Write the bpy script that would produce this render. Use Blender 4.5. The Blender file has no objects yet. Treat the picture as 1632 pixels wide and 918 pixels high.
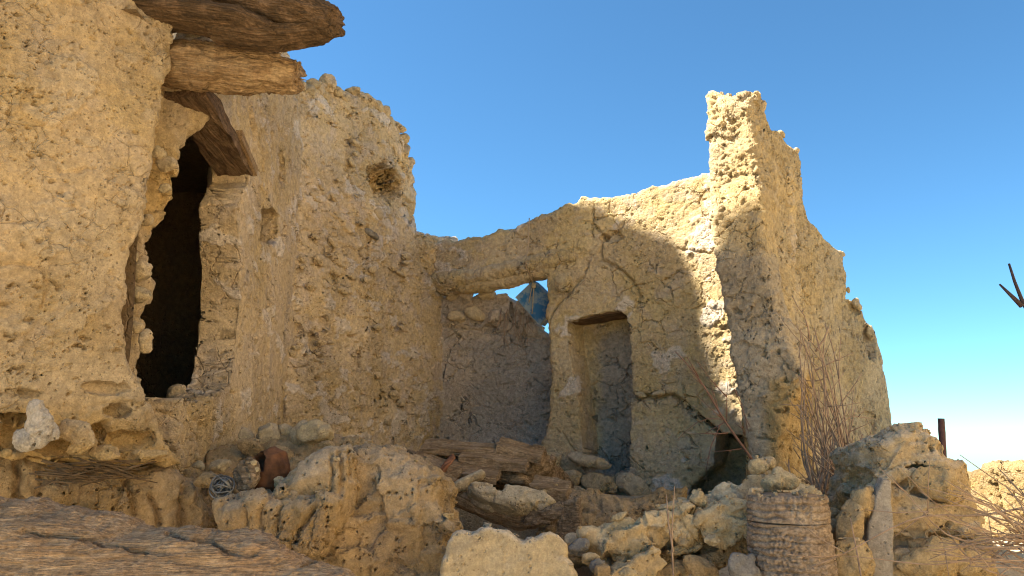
import bpy, math, time
import numpy as np
from mathutils import Vector
T0 = time.time()
C = bpy.context.scene.collection
SC = bpy.context.scene

# ------------------------------------------------------------------ camera, world, sun, exposure
F_PX, PITCH, EYE = 1200.0, math.radians(11.3), 1.6      # focal length in photo pixels (1632 wide)
cam = bpy.data.cameras.new('camera'); cam.sensor_width = 36; cam.lens = 36 * F_PX / 1632
cam.clip_start = .05; cam.clip_end = 5000
camo = bpy.data.objects.new('camera', cam); C.objects.link(camo)
camo.location = (0, 0, EYE); camo.rotation_euler = (math.pi / 2 + PITCH, 0, 0)
SC.camera = camo
SUN_AZ, SUN_EL = 94.0, 52.0       # degrees: azimuth to the left of straight behind the camera
sa, se = math.radians(SUN_AZ), math.radians(SUN_EL)
SUNV = np.array([-math.sin(sa) * math.cos(se), -math.cos(sa) * math.cos(se), math.sin(se)])
W = bpy.data.worlds.new('World'); SC.world = W; W.use_nodes = True
nt = W.node_tree; bg = nt.nodes['Background']
sky = nt.nodes.new('ShaderNodeTexSky'); sky.sky_type = 'NISHITA'; sky.sun_disc = False
sky.sun_elevation = se; sky.sun_rotation = math.atan2(SUNV[0], SUNV[1])
sky.air_density = .8; sky.dust_density = 0; sky.ozone_density = 8.0; sky.altitude = 50
tint = nt.nodes.new('ShaderNodeMix'); tint.data_type = 'RGBA'; tint.blend_type = 'MULTIPLY'; tint.inputs[0].default_value = 1; tint.inputs[7].default_value = (.78, 1.09, 1.02, 1)
nt.links.new(sky.outputs[0], tint.inputs[6]); nt.links.new(tint.outputs[2], bg.inputs[0]); bg.inputs[1].default_value = 0.05
sun = bpy.data.lights.new('sun', 'SUN'); sun.energy = 5.0; sun.angle = math.radians(.55); sun.color = (1, .93, .8)
suno = bpy.data.objects.new('sun', sun); C.objects.link(suno)
suno.rotation_euler = Vector(SUNV).to_track_quat('Z', 'Y').to_euler(); suno.location = (-6, -3, 8)
VS = SC.view_settings
SC.display_settings.display_device = 'sRGB'; VS.view_transform = 'Standard'; VS.look = 'None'; VS.gamma = 1; VS.exposure = 2.22
SC.render.filter_size = 1.1
try:
    SC.cycles.filter_width = 1.1; SC.cycles.max_bounces = 8; SC.cycles.diffuse_bounces = 7
except Exception: pass

# ------------------------------------------------------------------ noise (numpy)
_rng = np.random.RandomState(7)
_perm = _rng.permutation(256).astype(np.int32)
_perm2 = np.concatenate([_perm, _perm, _perm])
_grad = _rng.normal(size=(256, 3)).astype(np.float32); _grad /= np.linalg.norm(_grad, axis=1)[:, None]
def perlin(P):
    P = np.asarray(P, np.float32); I = np.floor(P).astype(np.int32); f = P - I; I &= 255
    u = f * f * f * (f * (f * 6 - 15) + 10); out = None
    def h(dx, dy, dz):
        g = _grad[_perm2[_perm2[_perm2[I[:, 0] + dx] + I[:, 1] + dy] + I[:, 2] + dz]]
        return g[:, 0] * (f[:, 0] - dx) + g[:, 1] * (f[:, 1] - dy) + g[:, 2] * (f[:, 2] - dz)
    def lx(dy, dz):
        a = h(0, dy, dz); return a + u[:, 0] * (h(1, dy, dz) - a)
    def ly(dz):
        a = lx(0, dz); return a + u[:, 1] * (lx(1, dz) - a)
    a = ly(0); return (a + u[:, 2] * (ly(1) - a)) * 1.4
def fbm(P, oct=3, rough=.5):
    s, a, k = 0, 1.0, 0
    for i in range(oct):
        s = s + a * perlin(P * (2.03 ** i) + 13.7 * i); k += a; a *= rough
    return s / k
def ridge(P, oct=3):
    s, a, k = 0, 1.0, 0
    for i in range(oct):
        s = s + a * (1 - 2 * np.abs(perlin(P * (2.03 ** i) + 7.1 * i))); k += a; a *= .5
    return s / k
def worley(P):
    P = np.asarray(P, np.float32); I = np.floor(P).astype(np.int32); f = P - I
    f1 = np.full(len(P), 9, np.float32); f2 = f1.copy(); idc = np.zeros(len(P), np.float32)
    for dx in (-1, 0, 1):
        for dy in (-1, 0, 1):
            for dz in (-1, 0, 1):
                k = _perm2[_perm2[_perm2[(I[:, 0] + dx) & 255] + ((I[:, 1] + dy) & 255)] + ((I[:, 2] + dz) & 255)]
                j = _grad[k] * .42 + .5
                d = np.sqrt((dx + j[:, 0] - f[:, 0]) ** 2 + (dy + j[:, 1] - f[:, 1]) ** 2 + (dz + j[:, 2] - f[:, 2]) ** 2)
                lo = d < f1
                f2 = np.where(lo, f1, np.minimum(f2, d)); f1 = np.where(lo, d, f1); idc = np.where(lo, k / 255., idc)
    return f1, f2, idc
def facets(P):
    # tilted broken planes: nearest feature point, height falls off along that cell's own slope
    P = np.asarray(P, np.float32); I = np.floor(P).astype(np.int32); f = P - I; f1 = np.full(len(P), 9, np.float32); h = np.zeros(len(P), np.float32)
    for dx in (-1, 0, 1):
        for dy in (-1, 0, 1):
            for dz in (-1, 0, 1):
                k = _perm2[_perm2[_perm2[(I[:, 0] + dx) & 255] + ((I[:, 1] + dy) & 255)] + ((I[:, 2] + dz) & 255)]
                o = np.array([dx, dy, dz], np.float32) + _grad[k] * .42 + .5 - f; d = (o ** 2).sum(1); lo = d < f1
                f1 = np.where(lo, d, f1); h = np.where(lo, (o * _grad[(k * 7 + 3) & 255]).sum(1) + .5 * (k / 128. - 1) , h)
    return h
def sstep(x, a, b):
    t = np.clip((x - a) / (b - a), 0, 1); return t * t * (3 - 2 * t)

# ------------------------------------------------------------------ photo pixel <-> world
CAM = np.array([0, 0, EYE]); _c, _s = math.cos(PITCH), math.sin(PITCH)
def ray(px, py):
    X, Y = (px - 816) / F_PX, (459 - py) / F_PX
    return np.array([X, _c - Y * _s, _s + Y * _c])
def at(px, py, d):                       # the point seen at a photo pixel, d metres ahead
    r = ray(px, py); return CAM + r * (d / r[1])
class Frame:
    def __init__(s, O, U, V):
        s.O = np.array(O, float); s.U = np.array(U, float) / np.linalg.norm(U)
        V = np.array(V, float); V = V - s.U * V.dot(s.U); s.V = V / np.linalg.norm(V); s.N = np.cross(s.U, s.V)
    def hit(s, px, py):
        r = ray(px, py); t = (s.O - CAM).dot(s.N) / r.dot(s.N); return CAM + r * t
    def uv(s, px, py):
        q = s.hit(px, py) - s.O; return q.dot(s.U), q.dot(s.V)
    def poly(s, pts): return np.array([s.uv(*p) for p in pts])
    def local(s, P):
        q = P - s.O; return np.stack([q @ s.U, q @ s.V, q @ s.N], 1)
    def world(s, L): return s.O + L[:, :1] * s.U + L[:, 1:2] * s.V + L[:, 2:3] * s.N
def wall_frame(p1, p2, lean=0.0):        # vertical plane through two ground points, face towards the camera; lean tilts it back
    U = np.array([p2[0] - p1[0], p2[1] - p1[1], 0.]); U /= np.linalg.norm(U)
    N = np.cross(U, [0, 0, 1]); return Frame([p1[0], p1[1], 0], U, np.array([0, 0, 1.]) - N * lean)
def face_frame(px, py, d, yaw=0, lean=0, roll=0):
    a, r = math.radians(yaw), math.radians(roll); U = np.array([math.cos(a), math.sin(a), 0]); N = np.cross(U, [0, 0, 1])
    V = np.array([0, 0, 1.]) - N * math.tan(math.radians(lean))
    U2 = U * math.cos(r) + V * math.sin(r); V2 = V * math.cos(r) - U * math.sin(r)
    return Frame(at(px, py, d), U2, V2)

# ------------------------------------------------------------------ implicit solids -> meshes
def sd_poly(X, Y, poly):
    sh = X.shape; x, y = X.ravel(), Y.ravel(); d = np.full(x.shape, 1e9); ins = np.zeros(x.shape, bool); n = len(poly)
    for i in range(n):
        ax, ay = poly[i]; bx, by = poly[(i + 1) % n]; ex, ey = bx - ax, by - ay; L = ex * ex + ey * ey + 1e-12
        t = np.clip(((x - ax) * ex + (y - ay) * ey) / L, 0, 1)
        d = np.minimum(d, (x - ax - t * ex) ** 2 + (y - ay - t * ey) ** 2)
        if ay != by:
            c = ((ay > y) != (by > y)) & (x < (bx - ax) * (y - ay) / (by - ay) + ax); ins ^= c
    d = np.sqrt(d); return np.where(ins, -d, d).reshape(sh)
def seg_dist(x, y, line):
    d = np.full(x.shape, 1e9)
    for (ax, ay), (bx, by) in zip(line[:-1], line[1:]):
        ex, ey = bx - ax, by - ay; L = ex * ex + ey * ey + 1e-12
        t = np.clip(((x - ax) * ex + (y - ay) * ey) / L, 0, 1)
        d = np.minimum(d, (x - ax - t * ex) ** 2 + (y - ay - t * ey) ** 2)
    return np.sqrt(d)
def surface_nets(D, v):
    ins = D < 0; n = np.array(D.shape) - 1
    def cor(A, a, b, c): return A[a:a + n[0], b:b + n[1], c:c + n[2]]
    cnt = np.zeros(n, np.uint8)
    for a in (0, 1):
        for b in (0, 1):
            for c in (0, 1): cnt += cor(ins, a, b, c)
    idx = np.argwhere((cnt > 0) & (cnt < 8)); del cnt
    val = {k: D[idx[:, 0] + k[0], idx[:, 1] + k[1], idx[:, 2] + k[2]] for k in [(a, b, c) for a in (0, 1) for b in (0, 1) for c in (0, 1)]}
    acc = np.zeros((len(idx), 3), np.float32); w = np.zeros(len(idx), np.float32)
    for ax in range(3):
        o = [i for i in range(3) if i != ax]
        for p in (0, 1):
            for q in (0, 1):
                k0 = [0, 0, 0]; k0[o[0]] = p; k0[o[1]] = q; k1 = list(k0); k1[ax] = 1
                a, b = val[tuple(k0)], val[tuple(k1)]; m = (a < 0) != (b < 0)
                t = np.where(m, a / np.where(m, a - b, 1), 0); pos = np.array(k0, np.float32)[None] + 0 * acc; pos[:, ax] = t
                acc += pos * m[:, None]; w += m
    V = (idx + acc / w[:, None]) * v
    ids = np.full(n, -1, np.int32); ids[idx[:, 0], idx[:, 1], idx[:, 2]] = np.arange(len(idx)); F = []
    for ax in range(3):
        A = np.take(ins, range(0, n[ax]), ax); B = np.take(ins, range(1, n[ax] + 1), ax)
        e = np.argwhere(A != B); o1, o2 = (ax + 1) % 3, (ax + 2) % 3
        e = e[(e[:, o1] > 0) & (e[:, o2] > 0) & (e[:, o1] < n[o1]) & (e[:, o2] < n[o2])]
        s = ins[e[:, 0], e[:, 1], e[:, 2]]
        def g(d1, d2):
            q = e.copy(); q[:, o1] -= d1; q[:, o2] -= d2; return ids[q[:, 0], q[:, 1], q[:, 2]]
        Q = np.stack([g(1, 1), g(0, 1), g(0, 0), g(1, 0)], 1); Q[~s] = Q[~s][:, ::-1]; F.append(Q)
    return V, np.concatenate(F)
def normals(V, F):
    n = np.cross(V[F[:, 2]] - V[F[:, 0]], V[F[:, 3]] - V[F[:, 1]]); N = np.zeros_like(V)
    for c in range(3):
        N[:, c] = sum(np.bincount(F[:, k], n[:, c], len(V)) for k in range(4))
    return N / (np.linalg.norm(N, axis=1)[:, None] + 1e-12)

# relief items: ('fbm', scale, amp, oct) ('ridge', ...) ('pits', scale, amp, threshold) ('cells', scale, amp) ('flake', scale, amp, threshold)
def relief(P, items, A):
    h = np.zeros(len(P)); rough = .35 + 1.0 * sstep(fbm(P / .55 + 71, 2), -.22, .22); P = P + .02 * np.stack([perlin(P * 9 + 3), perlin(P * 9 + 31), perlin(P * 9 + 57)], 1)
    for k, it in enumerate(items):
        q = P / np.array(it[1]) + 17.3 * k + .31
        if it[0] == 'fbm': h += it[2] * fbm(q, it[3])
        elif it[0] == 'ridge': h += it[2] * ridge(q, it[3])
        elif it[0] == 'pits': h -= it[2] * np.clip(rough, .6, 1.3) * sstep(fbm(q, 3, .45), it[3], it[3] + .09)
        elif it[0] == 'facet': h += it[2] * rough * facets(q)
        elif it[0] == 'cells':
            f1, f2, idc = worley(q); m = np.clip((f2 - f1) / .30, 0, 1); h += it[2] * (m ** .6 - .6 + .7 * (idc - .5))
            A['stone'] = m * 0 + idc
        elif it[0] == 'flake':
            m = sstep(fbm(q, 4, .55), it[3], it[3] + .05); h += it[2] * (m - .5); A['patch'] = np.maximum(A.get('patch', 0), m)
    return h

def solid(frame, outline, T, v, R=.03, holes=(), carves=(), bulge=None, caps=(), rag=(.05, .012), items=(), cracks=(), marks=(), seed=0, pre=None, uvpoly=False, jit=0):
    """outline: photo pixels cast onto the frame's plane (or uv); T thickness behind it; returns verts, faces, attributes"""
    poly = np.array(outline, float) if uvpoly else frame.poly(outline)
    H = [((np.array(h[0], float) if uvpoly else frame.poly(h[0])), h[1]) for h in holes]
    pad = max(.04, 4 * v) + (max([c[2] for c in caps]) * 1.5 if caps else 0) + jit
    u0, v0 = poly.min(0) - pad; u1, v1 = poly.max(0) + pad
    bl = .0 if bulge is None else bulge[1]
    w0, w1 = -T - 3 * v - .02 - bl, .03 + 3 * v + bl + (max([c[2] + c[3] for c in caps]) if caps else 0)
    us, vs, ws = np.arange(u0, u1, v), np.arange(v0, v1, v), np.arange(w0, w1, v)
    UU, VV = np.meshgrid(us, vs, indexing='ij')
    flat = np.stack([UU.ravel(), VV.ravel(), np.full(UU.size, seed * 3.7)], 1)
    s2 = sd_poly(UU, VV, poly)
    if rag: s2 = s2 + (rag[1] * fbm(flat / rag[0], 3) ).reshape(UU.shape) * 1.6
    s2 = s2[:, :, None].astype(np.float32); w = ws[None, None, :].astype(np.float32)
    off = 0
    if bulge is not None: off = (bulge[1] * fbm(flat / bulge[0] + 5, 2)).reshape(UU.shape)[:, :, None].astype(np.float32)
    q1 = s2 + R; q2 = np.abs(w - off + T / 2) - T / 2 + R
    D = np.sqrt(np.maximum(q1, 0) ** 2 + np.maximum(q2, 0) ** 2) + np.minimum(np.maximum(q1, q2), 0) - R
    del q1, q2
    for (a, b, r, wo) in caps:           # rounded bars merged into the face (two photo pixels, radius, standing proud)
        a, b = np.array(frame.uv(*a)), np.array(frame.uv(*b)); sdd = seg_dist(UU, VV, [a, b])[:, :, None]
        dc = np.sqrt(sdd ** 2 + (w - wo) ** 2) - r; k = r * .5
        hh = np.clip(.5 + .5 * (dc - D) / k, 0, 1); D = (dc * (1 - hh) + D * hh - k * hh * (1 - hh)).astype(np.float32)
    for hp, dep in H:
        sh = sd_poly(UU, VV, hp) + (.008 * fbm(flat / .10 + 9, 3)).reshape(UU.shape)
        sh = sh[:, :, None].astype(np.float32)
        dh = sh if dep is None else np.maximum(sh, -(w + dep))
        D = np.maximum(D, -dh)
    for (px, py, r, ry, dep) in carves:
        cu, cv = frame.uv(px, py); s = frame.uv(px + 1, py); k = abs(s[0] - cu) + 1e-9
        a, b = r * k, ry * k
        e = (np.sqrt(((UU - cu) / a) ** 2 + ((VV - cv) / b) ** 2) * (1 + .45 * fbm(flat / (.9 * max(a, b)) + px, 3).reshape(UU.shape)) + .25 * fbm(flat / .02 + px, 2).reshape(UU.shape))[:, :, None]; e = np.sqrt(e ** 2 + (w / dep) ** 2) - 1
        D = np.maximum(D, (-e * min(a, b, dep)).astype(np.float32))
    if pre is not None: D = pre(D, UU, VV, w)
    L, F = surface_nets(D.astype(np.float32), v); del D
    L = L + np.array([u0, v0, w0]); Pw = frame.world(L); N = normals(Pw, F); A = {}
    if len(items) or len(cracks):
        h = relief(Pw + seed * 1.913, items, A)
        front = np.clip((N @ frame.N) * 2, 0, 1)
        for line, wd, dep in cracks:
            ln = frame.poly(line); jx = .012 * perlin(L / .05 + 3); jy = .012 * perlin(L / .05 + 40)
            d = seg_dist(L[:, 0] + jx, L[:, 1] + jy, ln); h = h - dep * np.exp(-(d / wd) ** 2) * front
        Pw = Pw + N * h[:, None]
    for (nm, ppx, soft) in marks:        # colour patches: the thing's own tones, and shade painted in as grey
        d = sd_poly(L[:, 0], L[:, 1], frame.poly(ppx)) + .10 * fbm(L / .18, 3)
        A[nm] = np.maximum(A.get(nm, 0), sstep(-d, -soft, soft))
    return Pw, F, A

ALL = []
def thin_back(frame, V, F, cell=.07):
    # merge the unseen back of a thick solid onto a coarse grid
    N = normals(V, F); b = np.where((N @ frame.N) < -.6)[0]; L = frame.local(V[b]); key = np.floor(L[:, 0] / cell).astype(np.int64) * 100003 + np.floor(L[:, 1] / cell).astype(np.int64)
    _, first, inv = np.unique(key, return_index=True, return_inverse=True); mp = np.arange(len(V)); mp[b] = b[first][inv.ravel()]; G = mp[F]
    S = np.sort(G, 1); nu = 1 + (S[:, 1:] != S[:, :-1]).sum(1); Q = G[nu == 4]; T3 = G[nu == 3]; out = []
    for k in range(4):
        m = T3[:, k] == T3[:, (k + 1) % 4]; t = np.delete(T3[m], k, 1); out.append(t)
    T3 = np.concatenate(out); used = np.unique(np.concatenate([Q.ravel(), T3.ravel()])); re_ = np.full(len(V), -1); re_[used] = np.arange(len(used))
    return used, re_[Q], re_[T3]
def mk(name, V, F, mat, parent=None, label=None, cat=None, group=None, kind=None, attrs=None, smooth=True, base=None, back=None):
    V = np.asarray(V, np.float32); T3 = None
    if back is not None:
        used, F, T3 = thin_back(back, V.astype(float), F); V = V[used]; attrs = {k: a[used] for k, a in (attrs or {}).items() if np.ndim(a)}
    if base is None: base = np.array([V[:, 0].mean(), V[:, 1].mean(), V[:, 2].min()])
    me = bpy.data.meshes.new(name); F = np.asarray(F, np.int32)
    me.vertices.add(len(V)); me.vertices.foreach_set('co', (V - base).astype(np.float32).ravel())
    k = F.shape[1]; lp = F.ravel(); st_ = np.arange(0, F.size, k, dtype=np.int32)
    if T3 is not None and len(T3): lp = np.concatenate([lp, T3.ravel()]).astype(np.int32); st_ = np.concatenate([st_, F.size + 3 * np.arange(len(T3))]).astype(np.int32)
    me.loops.add(len(lp)); me.loops.foreach_set('vertex_index', lp)
    me.polygons.add(len(st_)); me.polygons.foreach_set('loop_start', st_)
    me.polygons.foreach_set('use_smooth', np.full(len(st_), smooth, bool))
    me.update(calc_edges=True)
    for nm, a in (attrs or {}).items():
        if np.ndim(a) == 0: continue
        at_ = me.attributes.new(nm, 'FLOAT', 'POINT'); at_.data.foreach_set('value', np.asarray(a, np.float32))
    me.materials.append(mat)
    o = bpy.data.objects.new(name, me); C.objects.link(o); place(o, base, parent); tag(o, label, cat, group, kind); return o
def place(o, base, parent=None):
    o.location = Vector([float(x) for x in base])
    if parent is not None: o.location -= wpos(parent); o.parent = parent
def wpos(o):
    p = Vector(o.location)
    while o.parent is not None: o = o.parent; p += o.location
    return p
def tag(o, label=None, cat=None, group=None, kind=None):
    if label: o['label'] = label
    if cat: o['category'] = cat
    if group: o['group'] = group
    if kind: o['kind'] = kind
def empty(name, base, label, cat, group=None):
    o = bpy.data.objects.new(name, None); o.empty_display_size = .05; C.objects.link(o); place(o, base); tag(o, label, cat, group, 'thing'); return o

def tube(path, radii, n=24, step=None, items=(), seed=0, squash=(1, 1), cap=True, up=(0, 0, 1), twist=0, endrag=0):
    """swept bar along a 3-D path; radii per path point; relief along the normals"""
    path = np.array(path, float); radii = np.array(radii, float)
    seg = np.linalg.norm(np.diff(path, axis=0), axis=1); s = np.concatenate([[0], np.cumsum(seg)])
    step = step or s[-1] / 10; m = max(2, int(s[-1] / step) + 1); t = np.linspace(0, s[-1], m)
    P = np.stack([np.interp(t, s, path[:, i]) for i in range(3)], 1); r = np.interp(t, s, radii)
    if m > 6:
        for _ in range(2): P[1:-1] = (P[:-2] + 2 * P[1:-1] + P[2:]) / 4
    Tn = np.gradient(P, axis=0); Tn /= np.linalg.norm(Tn, axis=1)[:, None] + 1e-12
    up = np.array(up, float); X = np.cross(up, Tn); bad = np.linalg.norm(X, axis=1) < 1e-3; X[bad] = np.cross([1, .2, 0], Tn[bad])
    X /= np.linalg.norm(X, axis=1)[:, None]; Y = np.cross(Tn, X)
    a = np.arange(n) / n * 2 * math.pi
    dirs = np.cos(a)[None, :, None] * X[:, None] * squash[0] + np.sin(a)[None, :, None] * Y[:, None] * squash[1]
    V = P[:, None] + dirs * r[:, None, None]
    loc = np.stack([np.broadcast_to(np.cos(a) * 1., (m, n)) * r[:, None], np.broadcast_to(np.sin(a), (m, n)) * r[:, None], np.broadcast_to(t[:, None], (m, n))], 2).reshape(-1, 3)
    V = V.reshape(-1, 3); A = {}
    if items:
        h = relief(loc + seed * 2.71, items, A); D = dirs.reshape(-1, 3); D = D / np.linalg.norm(D, axis=1)[:, None]; V = V + D * h[:, None]
    if endrag:                            # broken, splintered ends
        e = np.repeat(Tn, n, 0) * (endrag * fbm(loc * np.array([1, 1, 0.001]) / .03 + 5, 2))[:, None]
        k = np.zeros((m, n)); k[-1] = 1; k[-2] = .6 if m > 3 else 1; k[0] = -1; V = V + e * k.reshape(-1, 1)
    i = np.arange(m - 1)[:, None] * n; j = np.arange(n)[None]; jn = (j + 1) % n
    F = np.stack([i + j, i + jn, i + n + jn, i + n + j], 2).reshape(-1, 4)
    F = F
    if cap:
        k0, k1 = len(V), len(V) + 1
        c0 = V[:n].mean(0) ; c1 = V[-n:].mean(0) ; V = np.concatenate([V, [c0, c1]])
        jj = np.arange(n); j2 = (jj + 1) % n; b = (m - 1) * n
        Fc = np.concatenate([np.stack([np.full(n, k0), j2, jj, jj], 1), np.stack([np.full(n, k1), b + jj, b + j2, b + j2], 1)])
        A = {q: np.concatenate([x, [0, 0]]) for q, x in A.items() if np.ndim(x)}
        return V, F, Fc, A, loc
    return V, F, None, A, loc
def mk_tube(name, mat, *a, parent=None, label=None, cat=None, group=None, kind=None, base=None, **kw):
    V, F, Fc, A, loc = tube(*a, **kw)
    if Fc is not None:
        me_faces = [tuple(f) for f in F] + [tuple(f[:3]) for f in Fc]
    else: me_faces = [tuple(f) for f in F]
    if base is None: base = np.array([V[:, 0].mean(), V[:, 1].mean(), V[:, 2].min()])
    me = bpy.data.meshes.new(name); me.from_pydata((V - base).tolist(), [], me_faces); me.update()
    me.polygons.foreach_set('use_smooth', np.ones(len(me.polygons), bool))
    at_ = me.attributes.new('along', 'FLOAT_VECTOR', 'POINT'); lv = np.zeros((len(V), 3), np.float32); lv[:len(loc)] = loc
    if Fc is not None: lv[-2] = loc[:len(loc) and kw.get('n', 24)].mean(0); lv[-1] = loc[-kw.get('n', 24):].mean(0)
    at_.data.foreach_set('vector', lv.ravel())
    me.materials.append(mat); o = bpy.data.objects.new(name, me); C.objects.link(o); place(o, base, parent); tag(o, label, cat, group, kind); return o

# ------------------------------------------------------------------ materials
class NT:
    def __init__(s, name, rough=.95, disp='BOTH'):
        s.m = bpy.data.materials.new(name); s.m.use_nodes = True; s.t = s.m.node_tree; s.b = s.t.nodes['Principled BSDF']
        s.b.inputs['Roughness'].default_value = rough; s.b.inputs['Specular IOR Level'].default_value = .15
        s.out = s.t.nodes['Material Output']; s.m.displacement_method = disp
        s.co = s.n('ShaderNodeTexCoord').outputs['Object']
    def n(s, typ, **kw):
        x = s.t.nodes.new(typ)
        for k, v in kw.items(): setattr(x, k, v)
        return x
    def l(s, a, b): s.t.links.new(a, b)
    def val(s, inp, v):
        if hasattr(v, 'is_linked') or isinstance(v, bpy.types.NodeSocket): s.l(v, inp)
        else: inp.default_value = v
    def map(s, scale, co=None):
        m = s.n('ShaderNodeMapping'); m.inputs['Scale'].default_value = scale; s.l(co or s.co, m.inputs[0]); return m.outputs[0]
    def noise(s, scale, detail=4, rough=.55, co=None, dist=0):
        x = s.n('ShaderNodeTexNoise'); x.inputs['Scale'].default_value = scale; x.inputs['Detail'].default_value = detail
        x.inputs['Roughness'].default_value = rough; x.inputs['Distortion'].default_value = dist; s.l(co or s.co, x.inputs['Vector']); return x.outputs[0]
    def voro(s, scale, feature='F1', co=None):
        x = s.n('ShaderNodeTexVoronoi', feature=feature); x.inputs['Scale'].default_value = scale; s.l(co or s.co, x.inputs['Vector']); return x.outputs['Distance']
    def warp(s, k):
        x = s.n('ShaderNodeTexNoise'); x.inputs['Scale'].default_value = 12; x.inputs['Detail'].default_value = 3; s.l(s.co, x.inputs['Vector'])
        m = s.n('ShaderNodeVectorMath', operation='MULTIPLY_ADD'); s.l(x.outputs[1], m.inputs[0]); m.inputs[1].default_value = (k, k, k); s.l(s.co, m.inputs[2]); return m.outputs[0]
    def ramp(s, f, a, b, v0=0., v1=1.):
        x = s.n('ShaderNodeMapRange'); x.interpolation_type = 'SMOOTHSTEP'
        s.l(f, x.inputs[0]); x.inputs[1].default_value = a; x.inputs[2].default_value = b; x.inputs[3].default_value = v0; x.inputs[4].default_value = v1; return x.outputs[0]
    def math(s, op, a, b=0.):
        x = s.n('ShaderNodeMath', operation=op); s.val(x.inputs[0], a); s.val(x.inputs[1], b); return x.outputs[0]
    def mix(s, f, a, b, blend='MIX'):
        x = s.n('ShaderNodeMix', data_type='RGBA', blend_type=blend); s.val(x.inputs[0], f)
        for i, c in ((6, a), (7, b)):
            if isinstance(c, tuple): x.inputs[i].default_value = (*c, 1)
            else: s.l(c, x.inputs[i])
        return x.outputs[2]
    def attr(s, name, vec=False):
        x = s.n('ShaderNodeAttribute', attribute_name=name); return x.outputs['Vector' if vec else 'Fac']
    def vary(s, col, f, lo, hi):          # multiply brightness by a noise-driven factor
        g = s.ramp(f, .3, .7, lo, hi); x = s.n('ShaderNodeHueSaturation'); s.l(g, x.inputs['Value']); s.l(col, x.inputs['Color']); return x.outputs[0]
    def finish(s, col, height, scale=1.):
        s.l(col, s.b.inputs['Base Color'])
        if height is not None:
            d = s.n('ShaderNodeDisplacement'); d.inputs['Midlevel'].default_value = 0; d.inputs['Scale'].default_value = scale
            s.l(height, d.inputs['Height']); s.l(d.outputs[0], s.out.inputs['Displacement'])
        return s.m
TAN, OCHRE, PINK, GREY, PALE = (.500, .381, .249), (.520, .381, .197), (.470, .376, .296), (.320, .288, .267), (.600, .515, .418)
def mud(name, a=TAN, b=OCHRE, c=PINK, patch=PALE, grey_shade=(.34, .285, .22), amp=1., pit=(40, 40, 40), gs=60., grain=1., soft=1., crack=1.):
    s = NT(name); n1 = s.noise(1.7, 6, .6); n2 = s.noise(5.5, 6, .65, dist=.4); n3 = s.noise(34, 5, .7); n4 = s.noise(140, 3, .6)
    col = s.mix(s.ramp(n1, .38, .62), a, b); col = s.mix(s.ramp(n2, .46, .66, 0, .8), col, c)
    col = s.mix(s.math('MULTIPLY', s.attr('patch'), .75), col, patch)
    col = s.mix(s.math('MULTIPLY', s.attr('grey_shade'), .9), col, grey_shade)  # greyer colour where shade is painted in
    col = s.mix(s.math('MULTIPLY', s.attr('rich'), .85), col, (.45, .30, .12))
    col = s.vary(col, n3, .78, 1.2); col = s.vary(col, n4, .88, 1.12)
    sp = s.ramp(s.voro(70), .0, .16, 1, 0); sel = s.ramp(s.noise(9, 2), .55, .62); col = s.mix(s.math('MULTIPLY', s.math('MULTIPLY', sp, sel), .55), col, (.72, .66, .55))
    fl = s.math('MULTIPLY', s.ramp(s.voro(1., co=s.map(tuple(1.5 * x for x in pit))), .06, .24, 1, 0), s.ramp(s.noise(gs / 5, 3), .42, .54))
    col = s.mix(s.math('MULTIPLY', fl, .62), col, (.15, .09, .04))
    pits = s.ramp(s.voro(1., co=s.map(pit)), .08, .27, -1, 0)
    psel = s.ramp(s.noise(gs / 5.5, 3), .44, .54)
    h = s.math('MULTIPLY', s.math('SUBTRACT', s.noise(11, 5, .55, dist=.3), .5), .014 * soft * amp)
    h = s.math('ADD', h, s.math('MULTIPLY', s.math('SUBTRACT', s.noise(gs, 5, .72), .5), 1.15 / gs * grain * amp))
    h = s.math('ADD', h, s.math('MULTIPLY', s.math('MULTIPLY', pits, psel), 1.0 / pit[0] * amp))
    h = s.math('MULTIPLY', h, s.ramp(s.noise(1.5, 3), .40, .60, .45, 1.25))
    cr = s.ramp(s.voro(gs / 7., 'DISTANCE_TO_EDGE', co=s.warp(.07)), .0, .05, -1, 0); cs = s.ramp(s.noise(2.7, 3), .50, .58)
    h = s.math('ADD', h, s.math('MULTIPLY', s.math('MULTIPLY', cr, cs), .6 / gs * crack * amp))
    return s.finish(col, h)
def wood(name, a, b, c, along=True, amp=1., fib=(60, 60, 4)):
    s = NT(name, .9); co = s.attr('along', True) if along else s.co
    m = s.map(fib, co); n1 = s.noise(1., 5, .65, co=m, dist=.15); n2 = s.noise(9, 5, .6, co=co); n3 = s.noise(1, 3, .6, co=s.map(tuple(3 * x for x in fib), co))
    col = s.mix(s.ramp(n1, .35, .66), a, b); col = s.mix(s.ramp(n2, .48, .68, 0, .85), col, c); col = s.vary(col, n3, .72, 1.25)
    h = s.math('MULTIPLY', s.math('SUBTRACT', n1, .5), .022 * amp); h = s.math('ADD', h, s.math('MULTIPLY', s.math('SUBTRACT', n3, .5), .009 * amp))
    n4 = s.noise(70, 5, .7, co=co); col = s.vary(col, n4, .78, 1.22)
    h = s.math('ADD', h, s.math('MULTIPLY', s.math('SUBTRACT', s.noise(20, 6, .65, co=co), .5), .012 * amp)); h = s.math('ADD', h, s.math('MULTIPLY', s.math('SUBTRACT', n4, .5), .007 * amp))
    return s.finish(col, h)
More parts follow.
